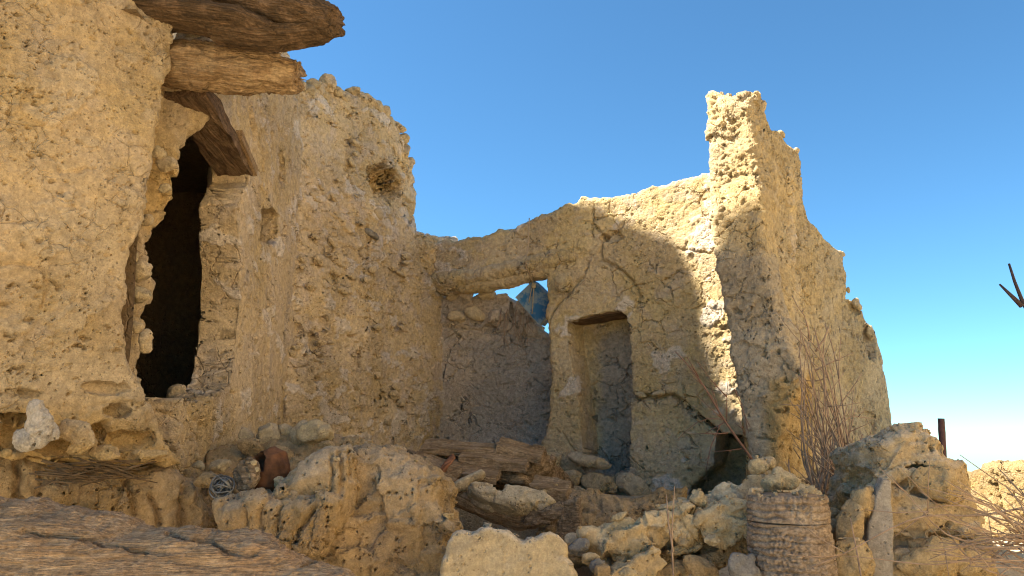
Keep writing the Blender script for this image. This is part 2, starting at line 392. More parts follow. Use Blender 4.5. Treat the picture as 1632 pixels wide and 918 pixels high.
def plain(name, col, rough=.6, metal=0., var=.2, amp=.002, sc=60, spec=.3):
    s = NT(name, rough); s.b.inputs['Metallic'].default_value = metal; s.b.inputs['Specular IOR Level'].default_value = spec
    r = s.n('ShaderNodeRGB'); r.outputs[0].default_value = (*col, 1); c = s.vary(r.outputs[0], s.noise(sc / 3, 5, .65), 1 - var, 1 + var)
    return s.finish(c, s.math('MULTIPLY', s.math('SUBTRACT', s.noise(sc, 4), .5), amp) if amp else None)
M = dict(
    near=mud('mud_near', (.450, .335, .198), (.460, .330, .162), (.420, .325, .216), patch=(.480, .369, .225), amp=1.0, gs=85., pit=(60, 60, 50)),
    mid=mud('mud_plaster', (.520, .396, .246), (.510, .370, .188), (.480, .385, .282), amp=1.1, gs=60.),
    tower=mud('mud_rubble', (.550, .421, .261), (.550, .406, .214), (.520, .416, .313), amp=1.15, gs=42., crack=1.5, pit=(26, 26, 44)),
    door=mud('mud_doorway', (.480, .365, .214), (.500, .370, .177), (.450, .355, .246), amp=.9, gs=42., crack=1.5),
    recess=mud('mud_recess', (.470, .381, .290), (.480, .371, .244), (.420, .355, .290), grey_shade=(.36, .315, .26), amp=1., gs=42., crack=1.5),
    pillar=mud('mud_pillar', (.480, .369, .216), (.490, .360, .180), (.450, .355, .225), grey_shade=(.41, .335, .235), amp=1.25, gs=46., pit=(38, 38, 17)),
    bank=mud('mud_bank', (.40, .285, .155), (.40, .27, .12), (.35, .26, .165), amp=1.3),
    stone=mud('limestone', (.440, .345, .220), (.460, .335, .167), (.400, .325, .230), patch=(.600, .483, .302), amp=.55),
    slab=mud('pale_limestone', (.440, .350, .211), (.430, .325, .180), (.410, .330, .211), amp=.5, grain=1.4),
    greystone=mud('grey_stone', (.20, .18, .15), (.23, .205, .17), (.16, .145, .125), amp=.4),
    pier=mud('pier_mud', (.440, .325, .180), (.470, .315, .126), (.410, .315, .189), amp=1.1),
    plaster=mud('grey_plaster', (.34, .29, .225), (.36, .31, .235), (.29, .255, .205), amp=.35),
    jamb=mud('jamb_plaster', (.450, .370, .272), (.480, .375, .250), (.420, .355, .272), patch=(.460, .375, .272), amp=.4),
    white=mud('white_lump', (.50, .43, .34), (.47, .39, .28), (.52, .46, .38), amp=1.),
    earth=mud('earth', (.500, .396, .261), (.520, .396, .230), (.460, .375, .272), amp=1.2),
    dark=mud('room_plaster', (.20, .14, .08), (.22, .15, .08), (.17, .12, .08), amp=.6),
    farwall=mud('mud_far', (.300, .212, .104), (.310, .212, .090), (.280, .207, .117), amp=2., gs=14.),
    pale=mud('mud_pale', (.620, .497, .324), (.620, .487, .293), (.600, .497, .355), amp=1.5, gs=14.),
    palmdark=wood('dark_palm_wood', (.14, .088, .047), (.065, .042, .023), (.20, .125, .07), amp=1.2), palm=wood('palm_wood', (.36, .24, .125), (.22, .135, .065), (.40, .28, .15), amp=1.),
    lintel=wood('lintel_wood', (.17, .105, .058), (.085, .052, .03), (.24, .155, .085), amp=.9),
    log=wood('weathered_log', (.38, .27, .165), (.25, .165, .095), (.30, .19, .105), along=False, amp=.75, fib=(7, 60, 85)),
    pileblob=wood('dark_pile_wood', (.30, .21, .125), (.15, .10, .055), (.37, .27, .17), along=False, amp=.9, fib=(5, 40, 45)), pile=wood('pile_wood', (.33, .225, .125), (.19, .12, .06), (.38, .27, .16), amp=.9),
    redwood=wood('red_wood', (.36, .16, .08), (.2, .09, .05), (.4, .2, .1), amp=.5),
    fibre=wood('palm_fibre', (.40, .295, .175), (.31, .22, .125), (.41, .31, .195), along=False, amp=.8, fib=(50, 50, 5)),
    stub=wood('palm_bark', (.30, .225, .155), (.235, .17, .115), (.34, .265, .185), amp=.18, fib=(24, 24, 40)),
    twig=plain('twig', (.33, .225, .145), .8, var=.35, amp=0), redtwig=plain('red_twig', (.17, .085, .055), .7, var=.25, amp=0),
    darktwig=plain('dark_twig', (.045, .03, .03), .8, var=.3, amp=0), straw=plain('straw', (.13, .085, .045), .9, var=.4, amp=0),
    wire=plain('wire', (.22, .215, .20), .5, .6, .3, 0), rust=plain('rusty_clay', (.15, .065, .028), .85, 0, .6, .005, 30),
    post=plain('rusty_post', (.09, .045, .04), .8, 0, .4, .003, 40), cord=plain('cord', (.36, .27, .17), .9, 0, .2, 0),
    tin=None)
bp = NT('blue_paint', .45); bf = bp.ramp(bp.noise(9, 7, .7), .44, .56)
M['tin'] = bp.finish(bp.mix(bf, (.02, .10, .20), (.17, .21, .22)), None)

exec_t = lambda m: print('t %-22s %.1f' % (m, time.time() - T0))

# ================================================================== WALLS
# ---- near wall on the left: plaster face with an overhanging, undercut foot
fN = wall_frame((-1.77, 2.60), (-1.385, 3.10))
NEAR = [(-330, -420), (290, -420), (283, 0), (281, 70), (277, 110), (270, 150), (262, 185), (256, 215), (250, 250), (244, 290), (236, 330), (228, 370), (216, 395), (210, 440),
        (205, 500), (212, 545), (222, 590), (238, 625), (252, 652), (268, 690), (288, 722), (293, 740), (270, 748), (235, 742), (205, 740), (165, 748), (120, 735), (85, 738), (40, 728), (-20, 720), (-330, 700)]
MUDF = [('fbm', (.5, .5, .5), .035, 3), ('fbm', (.13, .13, .10), .008, 3), ('facet', (.16, .16, .13), .006), ('pits', (.05, .05, .03), .024, .31), ('pits', (.028, .028, .02), .014, .36)]
near = empty('mud_wall', (-1.6, 2.9, 1.5), 'tan mud wall close on the left with overhanging crumbled foot and jutting palm logs', 'wall')
V, F, A = solid(fN, NEAR, .42, .0075, R=.045, bulge=(.9, .03), rag=(.06, .016), seed=1,
    items=MUDF + [('flake', (.34, .34, .30), .012, .12), ('flake', (.17, .17, .12), .006, .2)],
    carves=[(20, 668, 34, 12, .10), (168, 618, 40, 10, .05), (160, 690, 22, 16, .09), (45, 625, 18, 8, .05), (210, 700, 40, 14, .07), (15, 700, 60, 24, .12), (110, 712, 45, 18, .10), (190, 655, 26, 9, .06)],
    cracks=[([(0, 420), (40, 418), (70, 430), (82, 460), (70, 490)], .008, .018), ([(90, 250), (100, 275), (150, 270)], .007, .014)],
    marks=[('patch', [(-100, 565), (120, 555), (225, 575), (250, 640), (200, 655), (100, 630), (-100, 640)], .07), ('patch', [(60, 340), (120, 320), (190, 360), (200, 450), (150, 480), (90, 440)], .07), ('rich', [(-100, 640), (60, 660), (150, 650), (230, 680), (280, 735), (200, 760), (-100, 760)], .06)])
mk('plaster_face', V, F, M['near'], near, attrs=A, back=fN); exec_t('near')
# broken core behind the face: the ragged left side of the door opening
fNc = wall_frame((-1.88, 3.00), (-1.37, 3.42))
CORE = [(190, 96), (345, 100), (350, 150), (337, 184), (322, 200), (306, 208), (290, 232), (285, 255), (288, 275), (282, 300), (272, 318), (262, 345), (248, 365), (237, 380), (243, 420), (247, 455), (240, 478),
        (233, 520), (226, 555), (222, 600), (226, 640), (240, 690), (185, 720)]
V, F, A = solid(fNc, CORE, .30, .008, R=.05, bulge=(.35, .03), rag=(.05, .018), seed=2,
    items=[('fbm', (.3, .3, .3), .03, 3), ('facet', (.11, .11, .10), .022), ('fbm', (.05, .05, .05), .006, 3)],
    marks=[('rich', [(250, 250), (290, 280), (280, 330), (240, 370), (200, 330)], .05)])
mk('broken_core', V, F, M['near'], near, attrs=A, back=fNc)

KT = dict(kind='thing')
def rock_mesh(cx, size, seed, v=None, items=None, cut=7, frame=None):
    """an angular stone: half-spaces cut from a ball, roughened; size = (x, y, z) half sizes along frame"""
    r = np.random.RandomState(seed); size = np.array(size, float); v = v or size.min() / 9; n = (2 * size / v).astype(int) + 8
    g = [(np.arange(k) - (k - 1) / 2) * v for k in n]; X, Y, Z = np.meshgrid(*g, indexing='ij')
    q = np.stack([X / size[0], Y / size[1], Z / size[2]]); D = np.sqrt((q ** 2).sum(0)) - 1
    for _ in range(cut):
        d = r.normal(size=3); d /= np.linalg.norm(d); D = np.maximum(D, (q * d[:, None, None, None]).sum(0) - r.uniform(.55, .85))
    D = D * size.min(); L, F = surface_nets(D.astype(np.float32), v); L = L - (n - 1) / 2 * v
    N = normals(L, F); A = {}; s = size.mean()
    h = relief(L + seed * 3.3, items or [('fbm', (s * 1.2,) * 3, s * .12, 2), ('facet', (s * .8,) * 3, s * .13), ('fbm', (s * .3,) * 3, s * .05, 3)], A); L = L + N * h[:, None]
    if frame is None: return L + np.array(cx), F, A
    return np.array(cx) + L[:, :1] * frame.U + L[:, 1:2] * frame.V + L[:, 2:] * frame.N, F, A
_rocks = []
def stone_px(name, px, py, d, w, h, seed, mat='stone', parent=None, roll=0, yaw=0, deep=.8, label=None, cat=None, group=None, rich=0, cut=7):
    """a stone seen at a pixel, w x h photo pixels large"""
    f = face_frame(px, py, d, yaw, 0, roll); k = d / F_PX / 2 * 1.06
    V, F, A = rock_mesh(f.O, (w * k, h * k, (w + h) * k / 2 * deep), seed, frame=f, cut=cut, v=max(min(w, h) * k / 7, d * .0019))
    return mk(name, V, F, M[mat], parent, label, cat, group, 'thing' if parent is None else None, attrs={'rich': np.full(len(V), rich)} if rich else None)
for i, (px, py, w, h, rl) in enumerate([(253, 243, 26, 24, 0), (266, 262, 36, 26, -20), (232, 352, 26, 22, 20), (212, 415, 22, 30, 10), (226, 432, 36, 34, -30), (203, 398, 16, 18, 0),
                                        (222, 470, 40, 26, 15), (232, 545, 24, 40, 0), (218, 520, 22, 22, 0), (262, 300, 22, 18, 0)]):
    stone_px('stone', px, py, 3.08 + .0012 * (px - 200), w, h, 20 + i, 'stone' if i % 3 else 'slab', near, rl)
stone_px('plaster_lump', 58, 676, 2.60, 46, 74, 41, 'white', near, 18, deep=.5, cut=3)
stone_px('plaster_lump', 42, 700, 2.60, 40, 40, 44, 'white', near, -18, deep=.5, cut=3)
stone_px('plaster_lump', 78, 690, 2.62, 30, 40, 45, 'white', near, 30, deep=.5, cut=3)
stone_px('stone', 120, 690, 2.72, 66, 40, 42, 'near', near, -25, deep=.5)
for i, (px, py, w, h, d) in enumerate([(168, 722, 46, 26, 2.80), (232, 726, 64, 26, 2.92), (132, 712, 44, 24, 2.74)]):
    stone_px('stone', px, py, d, w, h, 60 + i, 'near', near, 10 * i, rich=.6)

# ---- middle wall with the doorway, running away along the left
fM = wall_frame((-1.405, 3.30), (-1.50, 5.05))
MIDW = [(350, 40), (350, 120), (420, 128), (480, 128), (486, 260), (478, 400), (470, 560), (462, 660), (455, 790), (330, 820), (296, 780), (290, 700), (291, 640), (291, 300)]
DOOR = [(262, 240), (296, 110), (326, 138), (352, 176), (382, 232), (399, 268), (398, 290), (388, 300), (378, 330), (384, 420), (382, 500), (378, 540), (372, 585), (368, 610), (345, 632), (318, 640), (295, 632), (272, 655), (262, 640), (235, 640), (215, 560), (225, 400)]
NICHE = [(418, 334), (436, 331), (444, 342), (443, 385), (437, 393), (427, 388), (415, 386), (419, 360)]
V, F, A = solid(fM, MIDW, .21, .0088, R=.03, holes=[(DOOR, None), (NICHE, None)], bulge=(.7, .02), rag=(.06, .012), seed=3,
    items=[('fbm', (.45, .45, .45), .025, 3), ('fbm', (.1, .1, .12), .006, 3), ('facet', (.16, .16, .13), .014), ('pits', (.07, .07, .035), .028, .29), ('flake', (.25, .25, .2), .008, .2)],
    cracks=[([(420, 300), (432, 330)], .006, .02), ([(300, 640), (312, 665), (330, 680)], .006, .014), ([(405, 300), (425, 335)], .006, .014)],
    carves=[(452, 272, 5, 8, .05), (379, 276, 9, 9, .06)])
mid = empty('mud_wall', (-1.5, 4.4, 1.4), 'mud wall with dark ruined doorway and small square niche behind the near wall', 'wall')
mk('plaster_face', V, F, M['mid'], mid, attrs=A, back=fM); exec_t('mid')
# smooth plastered door side and rough stones under it
fJ = Frame(at(350, 400, 4.28), (1, -.10, 0), (0, 0, 1))
V, F, A = solid(fJ, [(330, 262), (352, 268), (384, 300), (386, 400), (380, 455), (372, 500), (350, 528), (320, 532), (318, 470), (324, 380)], .10, .008, R=.02, rag=(.05, .006), seed=4, items=[('fbm', (.2, .2, .3), .008, 3)])
mk('door_jamb', V, F, M['jamb'], mid, attrs={'patch': np.ones(len(V))})
for i, (px, py, w, h) in enumerate([(345, 545, 50, 34), (372, 540, 34, 40), (330, 565, 40, 32), (362, 580, 50, 36), (342, 600, 48, 34), (325, 618, 40, 26), (372, 615, 34, 36), (352, 520, 40, 26),
                                    (388, 470, 26, 30), (392, 500, 26, 34), (395, 540, 30, 30), (390, 585, 26, 34), (392, 420, 24, 30), (396, 380, 20, 30), (390, 340, 24, 34), (355, 290, 34, 22), (375, 300, 26, 26)]):
    stone_px('stone', px, py, 4.26, w, h, 100 + i, ('stone', 'mid', 'slab')[i % 3], mid, (i * 37) % 50 - 25, deep=.6)
stone_px('stone', 283, 628, 3.75, 36, 30, 131, 'stone', mid, 10); stone_px('stone', 268, 645, 3.6, 26, 22, 132, 'slab', mid, 0)
# the lintel: a wide palm board seen from below, with a thin batten along its front edge
def board(name, mat, c, parent=None, n=(24, 8), jit=.004, seed=0, **kw):
    """a warped, worn board given by its 8 corners (bottom 4, top 4)"""
    c = np.array(c, float); V, F = [], []; nu, nv = n; idx = {}
    def pt(u, v, w):
        b = c[:4] * (1 - w) + c[4:] * w; return (b[0] * (1 - u) + b[1] * u) * (1 - v) + (b[3] * (1 - u) + b[2] * u) * v
    def vid(i, j, k):
        if (i, j, k) not in idx: idx[i, j, k] = len(V); V.append(pt(i / nu, j / nv, k))
        return idx[i, j, k]
    for i in range(nu):
        for j in range(nv):
            F.append([vid(i, j, 0), vid(i, j + 1, 0), vid(i + 1, j + 1, 0), vid(i + 1, j, 0)]); F.append([vid(i, j, 1), vid(i + 1, j, 1), vid(i + 1, j + 1, 1), vid(i, j + 1, 1)])
        F.append([vid(i, 0, 0), vid(i + 1, 0, 0), vid(i + 1, 0, 1), vid(i, 0, 1)]); F.append([vid(i, nv, 0), vid(i, nv, 1), vid(i + 1, nv, 1), vid(i + 1, nv, 0)])
    for j in range(nv):
        F.append([vid(0, j, 0), vid(0, j, 1), vid(0, j + 1, 1), vid(0, j + 1, 0)]); F.append([vid(nu, j, 0), vid(nu, j + 1, 0), vid(nu, j + 1, 1), vid(nu, j, 1)])
    V = np.array(V); ax = c[1] - c[0]; ax /= np.linalg.norm(ax); X = c[3] - c[0]; X /= np.linalg.norm(X); Z = np.cross(ax, X)
    loc = np.stack([V @ X, V @ Z, V @ ax], 1)
    V = V + jit * np.stack([fbm(loc / np.array([.05, .05, .3]) + seed + k * 9, 3) for k in range(3)], 1) * 1.5
    o = mk(name, V, np.array(F), M[mat], parent, smooth=False, **kw)
    a = o.data.attributes.new('along', 'FLOAT_VECTOR', 'POINT'); a.data.foreach_set('vector', (loc + seed).astype(np.float32).ravel()); return o
A0, A1 = fM.hit(328, 154) + np.array([.012, 0, 0]), fM.hit(399, 279) + np.array([.012, 0, 0])
B0, B1 = A0 + np.array([-.21, .02, .0]), A1 + np.array([-.19, .02, -.01]); up = np.array([0, 0, .10])
lin = board('lintel', 'lintel', [A0, A1, B1, B0, A0 + up * .6, A1 + up * .6, B1 + up * .6, B0 + up * .6], mid, jit=.02, seed=3)
a, b = fM.hit(376, 222) + np.array([.03, 0, 0]), fM.hit(401, 280) + np.array([.03, 0, 0]); o_ = np.array([.035, 0, 0]); u_ = np.array([0, 0, .05])
board('batten', 'palm', [a, b, b - o_, a - o_, a + u_, b + u_, b - o_ + u_, a - o_ + u_], lin, n=(8, 2), jit=.003, seed=5)
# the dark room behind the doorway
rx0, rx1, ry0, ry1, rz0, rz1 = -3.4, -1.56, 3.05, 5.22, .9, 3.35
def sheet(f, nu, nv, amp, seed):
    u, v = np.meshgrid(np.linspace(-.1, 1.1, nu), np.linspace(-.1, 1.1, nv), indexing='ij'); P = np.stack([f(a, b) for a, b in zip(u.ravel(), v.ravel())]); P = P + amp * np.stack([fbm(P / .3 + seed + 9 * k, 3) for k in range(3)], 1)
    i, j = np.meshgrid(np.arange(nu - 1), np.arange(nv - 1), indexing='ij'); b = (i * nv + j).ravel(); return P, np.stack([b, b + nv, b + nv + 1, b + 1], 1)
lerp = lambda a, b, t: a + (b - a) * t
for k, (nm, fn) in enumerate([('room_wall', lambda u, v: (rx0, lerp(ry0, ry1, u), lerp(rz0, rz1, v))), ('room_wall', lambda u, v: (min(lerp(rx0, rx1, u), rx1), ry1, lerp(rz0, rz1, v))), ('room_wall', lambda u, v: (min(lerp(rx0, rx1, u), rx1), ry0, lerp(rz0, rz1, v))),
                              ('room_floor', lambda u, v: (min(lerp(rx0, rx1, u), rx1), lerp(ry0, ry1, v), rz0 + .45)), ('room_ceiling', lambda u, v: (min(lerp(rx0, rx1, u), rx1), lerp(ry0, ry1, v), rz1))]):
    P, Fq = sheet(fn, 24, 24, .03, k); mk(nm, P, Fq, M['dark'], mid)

# ---- the rubble tower
fT = wall_frame((-1.49, 5.0), (-.86, 6.5), lean=.015)
TOW = [(456, 60), (470, 120), (490, 131), (508, 137), (516, 126), (530, 128), (538, 148), (560, 152), (572, 149), (596, 160), (600, 172), (612, 176), (622, 192), (640, 208), (648, 225), (646, 240), (660, 262), (665, 290), (666, 330), (667, 366),
       (690, 374), (730, 380), (740, 460), (735, 600), (725, 860), (440, 860), (456, 600), (458, 400)]
RUB = [('fbm', (.6, .6, .6), .05, 3), ('fbm', (.20, .20, .12), .016, 3), ('facet', (.22, .22, .10), .014), ('facet', (.10, .10, .05), .006), ('pits', (.13, .13, .030), .050, .31), ('pits', (.06, .06, .028), .032, .37), ('flake', (.3, .3, .2), .012, .12)]
V, F, A = solid(fT, TOW, .40, .0092, R=.05, bulge=(.8, .04), rag=(.07, .025), seed=5, items=RUB,
    carves=[(618, 288, 19, 17, .22), (603, 286, 15, 12, .10), (633, 300, 10, 7, .20), (612, 282, 7, 9, .30), (628, 302, 7, 5, .28), (520, 515, 7, 9, .06), (655, 660, 8, 14, .05), (570, 575, 6, 10, .05), (475, 525, 10, 6, .05), (500, 545, 12, 8, .05)],
    cracks=[([(612, 400), (618, 430), (622, 470), (612, 500)], .008, .03), ([(640, 240), (648, 270), (640, 300)], .008, .03), ([(672, 395), (678, 420), (684, 440)], .007, .025), ([(458, 560), (450, 610), (452, 665)], .014, .05)],
    marks=[('rich', [(600, 272), (632, 270), (640, 300), (620, 306), (598, 296)], .015)])
tow = empty('tower_wall', (-1.2, 5.8, 1.4), 'tall rubble mud tower wall with broken top between the dark doorway and the sky', 'wall')
mk('rubble_face', V, F, M['tower'], tow, attrs=A, back=fT); exec_t('tower')
r = np.random.RandomState(4)
for i, (px, py, w, h) in enumerate([(488, 152, 26, 24), (508, 150, 22, 24), (522, 138, 24, 26), (500, 138, 22, 14), (562, 150, 22, 14), (586, 165, 28, 18), (598, 176, 22, 20), (610, 184, 22, 22), (632, 210, 26, 18), (640, 226, 22, 18),
                                    (545, 160, 24, 20), (575, 162, 22, 18), (620, 200, 18, 20), (645, 246, 18, 26), (652, 268, 16, 22), (534, 152, 20, 16), (478, 140, 22, 16)]):
    q = fT.hit(px, py); stone_px('stone', px, py - 5, q[1] + .05, w * 1.25, h * 1.25, 200 + i, ('slab', 'stone', 'tower')[i % 3], tow, r.uniform(-25, 25))
n = 0
for i in range(300):                      # flat stones of the masonry that stick out of the mud
    px, py = r.uniform(440, 660), r.uniform(165, 690)
    if n >= 60: break
    if py < 160 + max(0, px - 520) * 1.1 or px < 470 and py < 500: continue
    q = fT.hit(px, py); w = r.uniform(14, 34); hh = w * r.uniform(.3, .6); n += 1
    stone_px('stone', px, py, q[1] + r.uniform(-.035, .015), w, hh, 240 + i % 12, ('tower', 'tower', 'stone')[i % 3], tow, r.uniform(-18, 18), yaw=65, deep=.55)
stone_px('stone', 592, 373, fT.hit(592, 373)[1] - .01, 34, 14, 239, 'greystone', tow, -12, yaw=65)
exec_t('tower stones')

# ---- doorway wall: spans from the tower over the gap, and on behind the pillar
fD = wall_frame((-.73, 6.95), (1.70, 5.60))
DW = [(640, 372), (672, 374), (700, 381), (722, 382), (745, 376), (765, 374), (790, 362), (815, 360), (835, 352), (862, 340), (880, 336), (900, 325), (915, 322), (925, 312), (948, 312), (975, 308), (1000, 303), (1020, 298), (1035, 291), (1060, 288), (1080, 281), (1100, 277), (1122, 272), (1200, 262), (1260, 260),
      (1270, 500), (1270, 870), (1180, 880), (1000, 890), (880, 890), (862, 800), (858, 735), (856, 712), (868, 680), (874, 640), (875, 590), (871, 540), (868, 500), (870, 465), (867, 438), (830, 448), (780, 458), (740, 464), (690, 468), (640, 470)]
NICH = [(903, 512), (940, 503), (986, 496), (997, 505), (1003, 560), (1005, 640), (1002, 750), (965, 757), (930, 752), (926, 690), (918, 620), (908, 560)]
VOID = [(1085, 640), (1150, 690), (1200, 695), (1260, 700), (1270, 830), (1080, 830), (1086, 800), (1100, 775), (1122, 752), (1136, 738), (1143, 690), (1120, 670)]
DITEM = [('fbm', (.6, .6, .6), .04, 3), ('fbm', (.14, .14, .11), .009, 3), ('facet', (.16, .16, .12), .008), ('cells', (.09, .09, .07), .005), ('pits', (.07, .07, .03), .032, .33), ('flake', (.4, .4, .35), .008, .2)]
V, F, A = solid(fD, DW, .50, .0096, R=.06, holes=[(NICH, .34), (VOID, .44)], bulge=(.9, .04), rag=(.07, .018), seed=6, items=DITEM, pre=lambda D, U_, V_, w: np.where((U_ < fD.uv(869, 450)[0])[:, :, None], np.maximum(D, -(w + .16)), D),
    carves=[(962, 378, 8, 8, .10), (975, 376, 14, 9, .06), (800, 395, 6, 3, .02)],
    cracks=[([(945, 335), (943, 355), (955, 368), (962, 378), (958, 400), (960, 415), (978, 422), (1000, 440), (1015, 460), (1018, 485)], .010, .045), ([(962, 378), (985, 368), (995, 350)], .007, .02),
            ([(938, 418), (930, 440), (912, 462), (895, 478), (880, 500), (872, 520)], .010, .035), ([(880, 468), (905, 470)], .008, .02), ([(1080, 395), (1110, 400), (1130, 405)], .009, .03), ([(1095, 385), (1090, 400)], .007, .02),
            ([(1003, 632), (1040, 630), (1070, 628), (1085, 640), (1110, 665), (1140, 690), (1160, 700)], .016, .09), ([(1000, 632), (1060, 634)], .012, .04), ([(895, 690), (925, 740)], .008, .02), ([(700, 470), (780, 440), (880, 410)], .006, .012)],
    marks=[('grey_shade', [(928, 530), (1003, 510), (1003, 760), (930, 760)], .05)])  # shade at the back of the niche, painted as grey
dw = empty('mud_wall', (.5, 6.2, 1.3), 'cracked mud wall with a tall narrow niche, bridging left over the gap to the tower', 'wall')
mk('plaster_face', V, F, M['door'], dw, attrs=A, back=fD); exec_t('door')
# mud covered palm beam under the bridging wall, the beam end, the niche lintel
pB = [fD.hit(692, 447) - fD.N * .08, fD.hit(760, 440) - fD.N * .075, fD.hit(840, 424) - fD.N * .07, fD.hit(900, 408) - fD.N * .08, fD.hit(950, 398) - fD.N * .12]
mk_tube('beam', M['door'], pB, [.105, .105, .10, .095, .09], n=40, step=.012, squash=(1.25, .95), items=[('fbm', (.2, .2, .3), .02, 3), ('cells', (.12, .12, .055), .012), ('fbm', (.05, .05, .05), .008, 2)], seed=2, endrag=.02, parent=dw)
e0 = fD.hit(901, 452); mk_tube('beam_end', M['door'], [e0 - fD.N * .1, e0 + fD.N * .055], [.085, .078], n=28, step=.012, items=[('fbm', (.06, .06, .2), .012, 2)], seed=6, endrag=.03, parent=dw)
q0, q1 = fD.hit(898, 513) - fD.N * .045, fD.hit(990, 496) - fD.N * .045; dn = -fD.N * .28; up = np.array([0, 0, .04])
board('lintel', 'lintel', [q0, q1, q1 + dn, q0 + dn, q0 + up, q1 + up, q1 + dn + up, q0 + dn + up], dw, jit=.008, seed=8)
for i, (px, py, w, h) in enumerate([(1020, 628, 22, 10), (1048, 627, 26, 10), (1070, 622, 18, 12), (940, 735, 70, 22), (880, 735, 40, 26), (905, 760, 60, 26), (960, 770, 70, 30), (1010, 775, 60, 34), (870, 755, 44, 24), (925, 790, 50, 34)]):
    q = fD.hit(px, py) + fD.N * (.06 if py > 700 else 0); stone_px('stone', px, py, q[1], w, h, 300 + i, ('door', 'stone')[i % 2], dw, (i * 29) % 40 - 20, yaw=-29, deep=.5)

# ---- recess wall behind the gap
fR = wall_frame((-.68, 7.08), (.51, 6.66))
RW = [(600, 472), (690, 476), (705, 472), (725, 469), (750, 472), (775, 468), (795, 472), (812, 474), (822, 482), (828, 478), (845, 500), (866, 530), (900, 545), (900, 900), (620, 900)]
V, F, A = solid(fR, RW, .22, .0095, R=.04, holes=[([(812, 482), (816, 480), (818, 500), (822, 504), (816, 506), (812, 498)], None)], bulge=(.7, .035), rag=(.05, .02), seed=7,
    items=[('fbm', (.5, .5, .5), .035, 3), ('fbm', (.12, .12, .10), .008, 3), ('facet', (.14, .14, .09), .010), ('pits', (.09, .09, .035), .035, .31)],
    cracks=[([(700, 520), (800, 530), (860, 540)], .012, .03)], carves=[(778, 522, 12, 7, .08), (760, 512, 10, 6, .05), (700, 470, 14, 6, .06)],
    marks=[('grey_shade', [(735, 545), (790, 535), (880, 540), (880, 720), (800, 740), (740, 700), (760, 600)], .12)])  # greyer plaster, with the deeper shade of the right side painted in
rec = empty('mud_wall', (0, 6.9, 1.3), 'low greyish mud wall in the recess under the bridging beam', 'wall')
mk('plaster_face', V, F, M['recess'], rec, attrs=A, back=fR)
r = np.random.RandomState(9)
for i in range(16):                       # fibres hanging from the broken top
    px = r.uniform(800, 850); py = r.uniform(485, 505); q = fR.hit(px, py) + fR.N * .03; L = r.uniform(.12, .34)
    mk_tube('root', M['twig'], [q, q + np.array([r.uniform(-.03, .03), -.03, -L * .5]), q + np.array([r.uniform(-.08, .08), -.02, -L])], [.004, .003, .002], n=5, step=.05, parent=rec)
for i, (px, py, w, h) in enumerate([(745, 470, 30, 20), (775, 472, 34, 22), (800, 475, 24, 20), (722, 470, 26, 18), (830, 490, 16, 30), (760, 500, 40, 22), (790, 505, 34, 24), (730, 505, 34, 20)]):
    stone_px('stone', px, py, fR.hit(px, py)[1] - .01, w, h, 320 + i, ('recess', 'stone')[i % 2], rec, (i * 31) % 50 - 25, deep=.5)
exec_t('recess')

# ---- the tall wall end (pillar) and its wall running off to the right
fP = wall_frame((1.60, 5.0), (3.07, 6.3))
PW = [(1194, 152), (1214, 145), (1220, 160), (1222, 178), (1232, 205), (1246, 210), (1252, 225), (1276, 243), (1279, 280), (1282, 320), (1290, 350), (1312, 378), (1343, 402), (1350, 440), (1352, 470), (1372, 480), (1378, 505), (1395, 525), (1400, 555), (1405, 590), (1418, 640), (1422, 670), (1420, 710), (1425, 800), (1440, 900),
      (1240, 900), (1234, 760), (1234, 700), (1232, 620), (1228, 550), (1223, 470), (1218, 400), (1216, 350), (1212, 300), (1202, 260), (1196, 200)]
V, F, A = solid(fP, PW, .24, .0096, R=.035, bulge=(.8, .03), rag=(.25, .014), seed=8,
    items=[('fbm', (.6, .6, .6), .03, 3), ('fbm', (.14, .14, .14), .008, 3), ('facet', (.22, .22, .3), .006), ('pits', (.032, .032, .075), .030, .25), ('pits', (.08, .08, .06), .03, .42)],
    carves=[(1229, 433, 5, 12, .05), (1256, 540, 4, 18, .05), (1385, 545, 10, 14, .10), (1362, 482, 12, 8, .06), (1386, 680, 12, 10, .03)],
    cracks=[([(1355, 725), (1375, 745), (1400, 735)], .02, .05)],
    marks=[('rich', [(1200, 610), (1275, 590), (1300, 650), (1290, 760), (1200, 780)], .05)])
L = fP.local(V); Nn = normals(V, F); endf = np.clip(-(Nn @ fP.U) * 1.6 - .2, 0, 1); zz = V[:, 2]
A['grey_shade'] = endf * sstep(zz, 3.1, 2.5) * .9  # shade on the lower narrow end put into the colour
# the narrow end is far rougher than the faces
V = V + 0 * Nn * (np.clip(-(Nn @ fP.U) * 1.5, 0, 1) * (-.05 * sstep(fbm(V / .085 + 3, 3), .22, .34) + .05 * fbm(V / .2 + 7, 3) + .02 * facets(V / .1) + .010 * fbm(V / .05, 3)))[:, None]
pil = empty('ruined_wall', (2.2, 5.6, 1.2), 'tallest ruined mud wall end on the right, standing like a pillar against the sky', 'wall')
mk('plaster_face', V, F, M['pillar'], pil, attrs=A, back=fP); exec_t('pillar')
END = [(1120, 150), (1128, 141), (1148, 139), (1160, 150), (1170, 153), (1186, 147), (1197, 153), (1200, 220), (1213, 300), (1218, 400), (1228, 440), (1240, 500), (1262, 555), (1280, 590), (1270, 625), (1256, 660), (1244, 700), (1246, 800), (1196, 800), (1190, 720), (1178, 640), (1160, 560), (1150, 470), (1136, 400), (1130, 330), (1125, 220)]
fE = face_frame(1215, 600, 5.0, -38, 4)
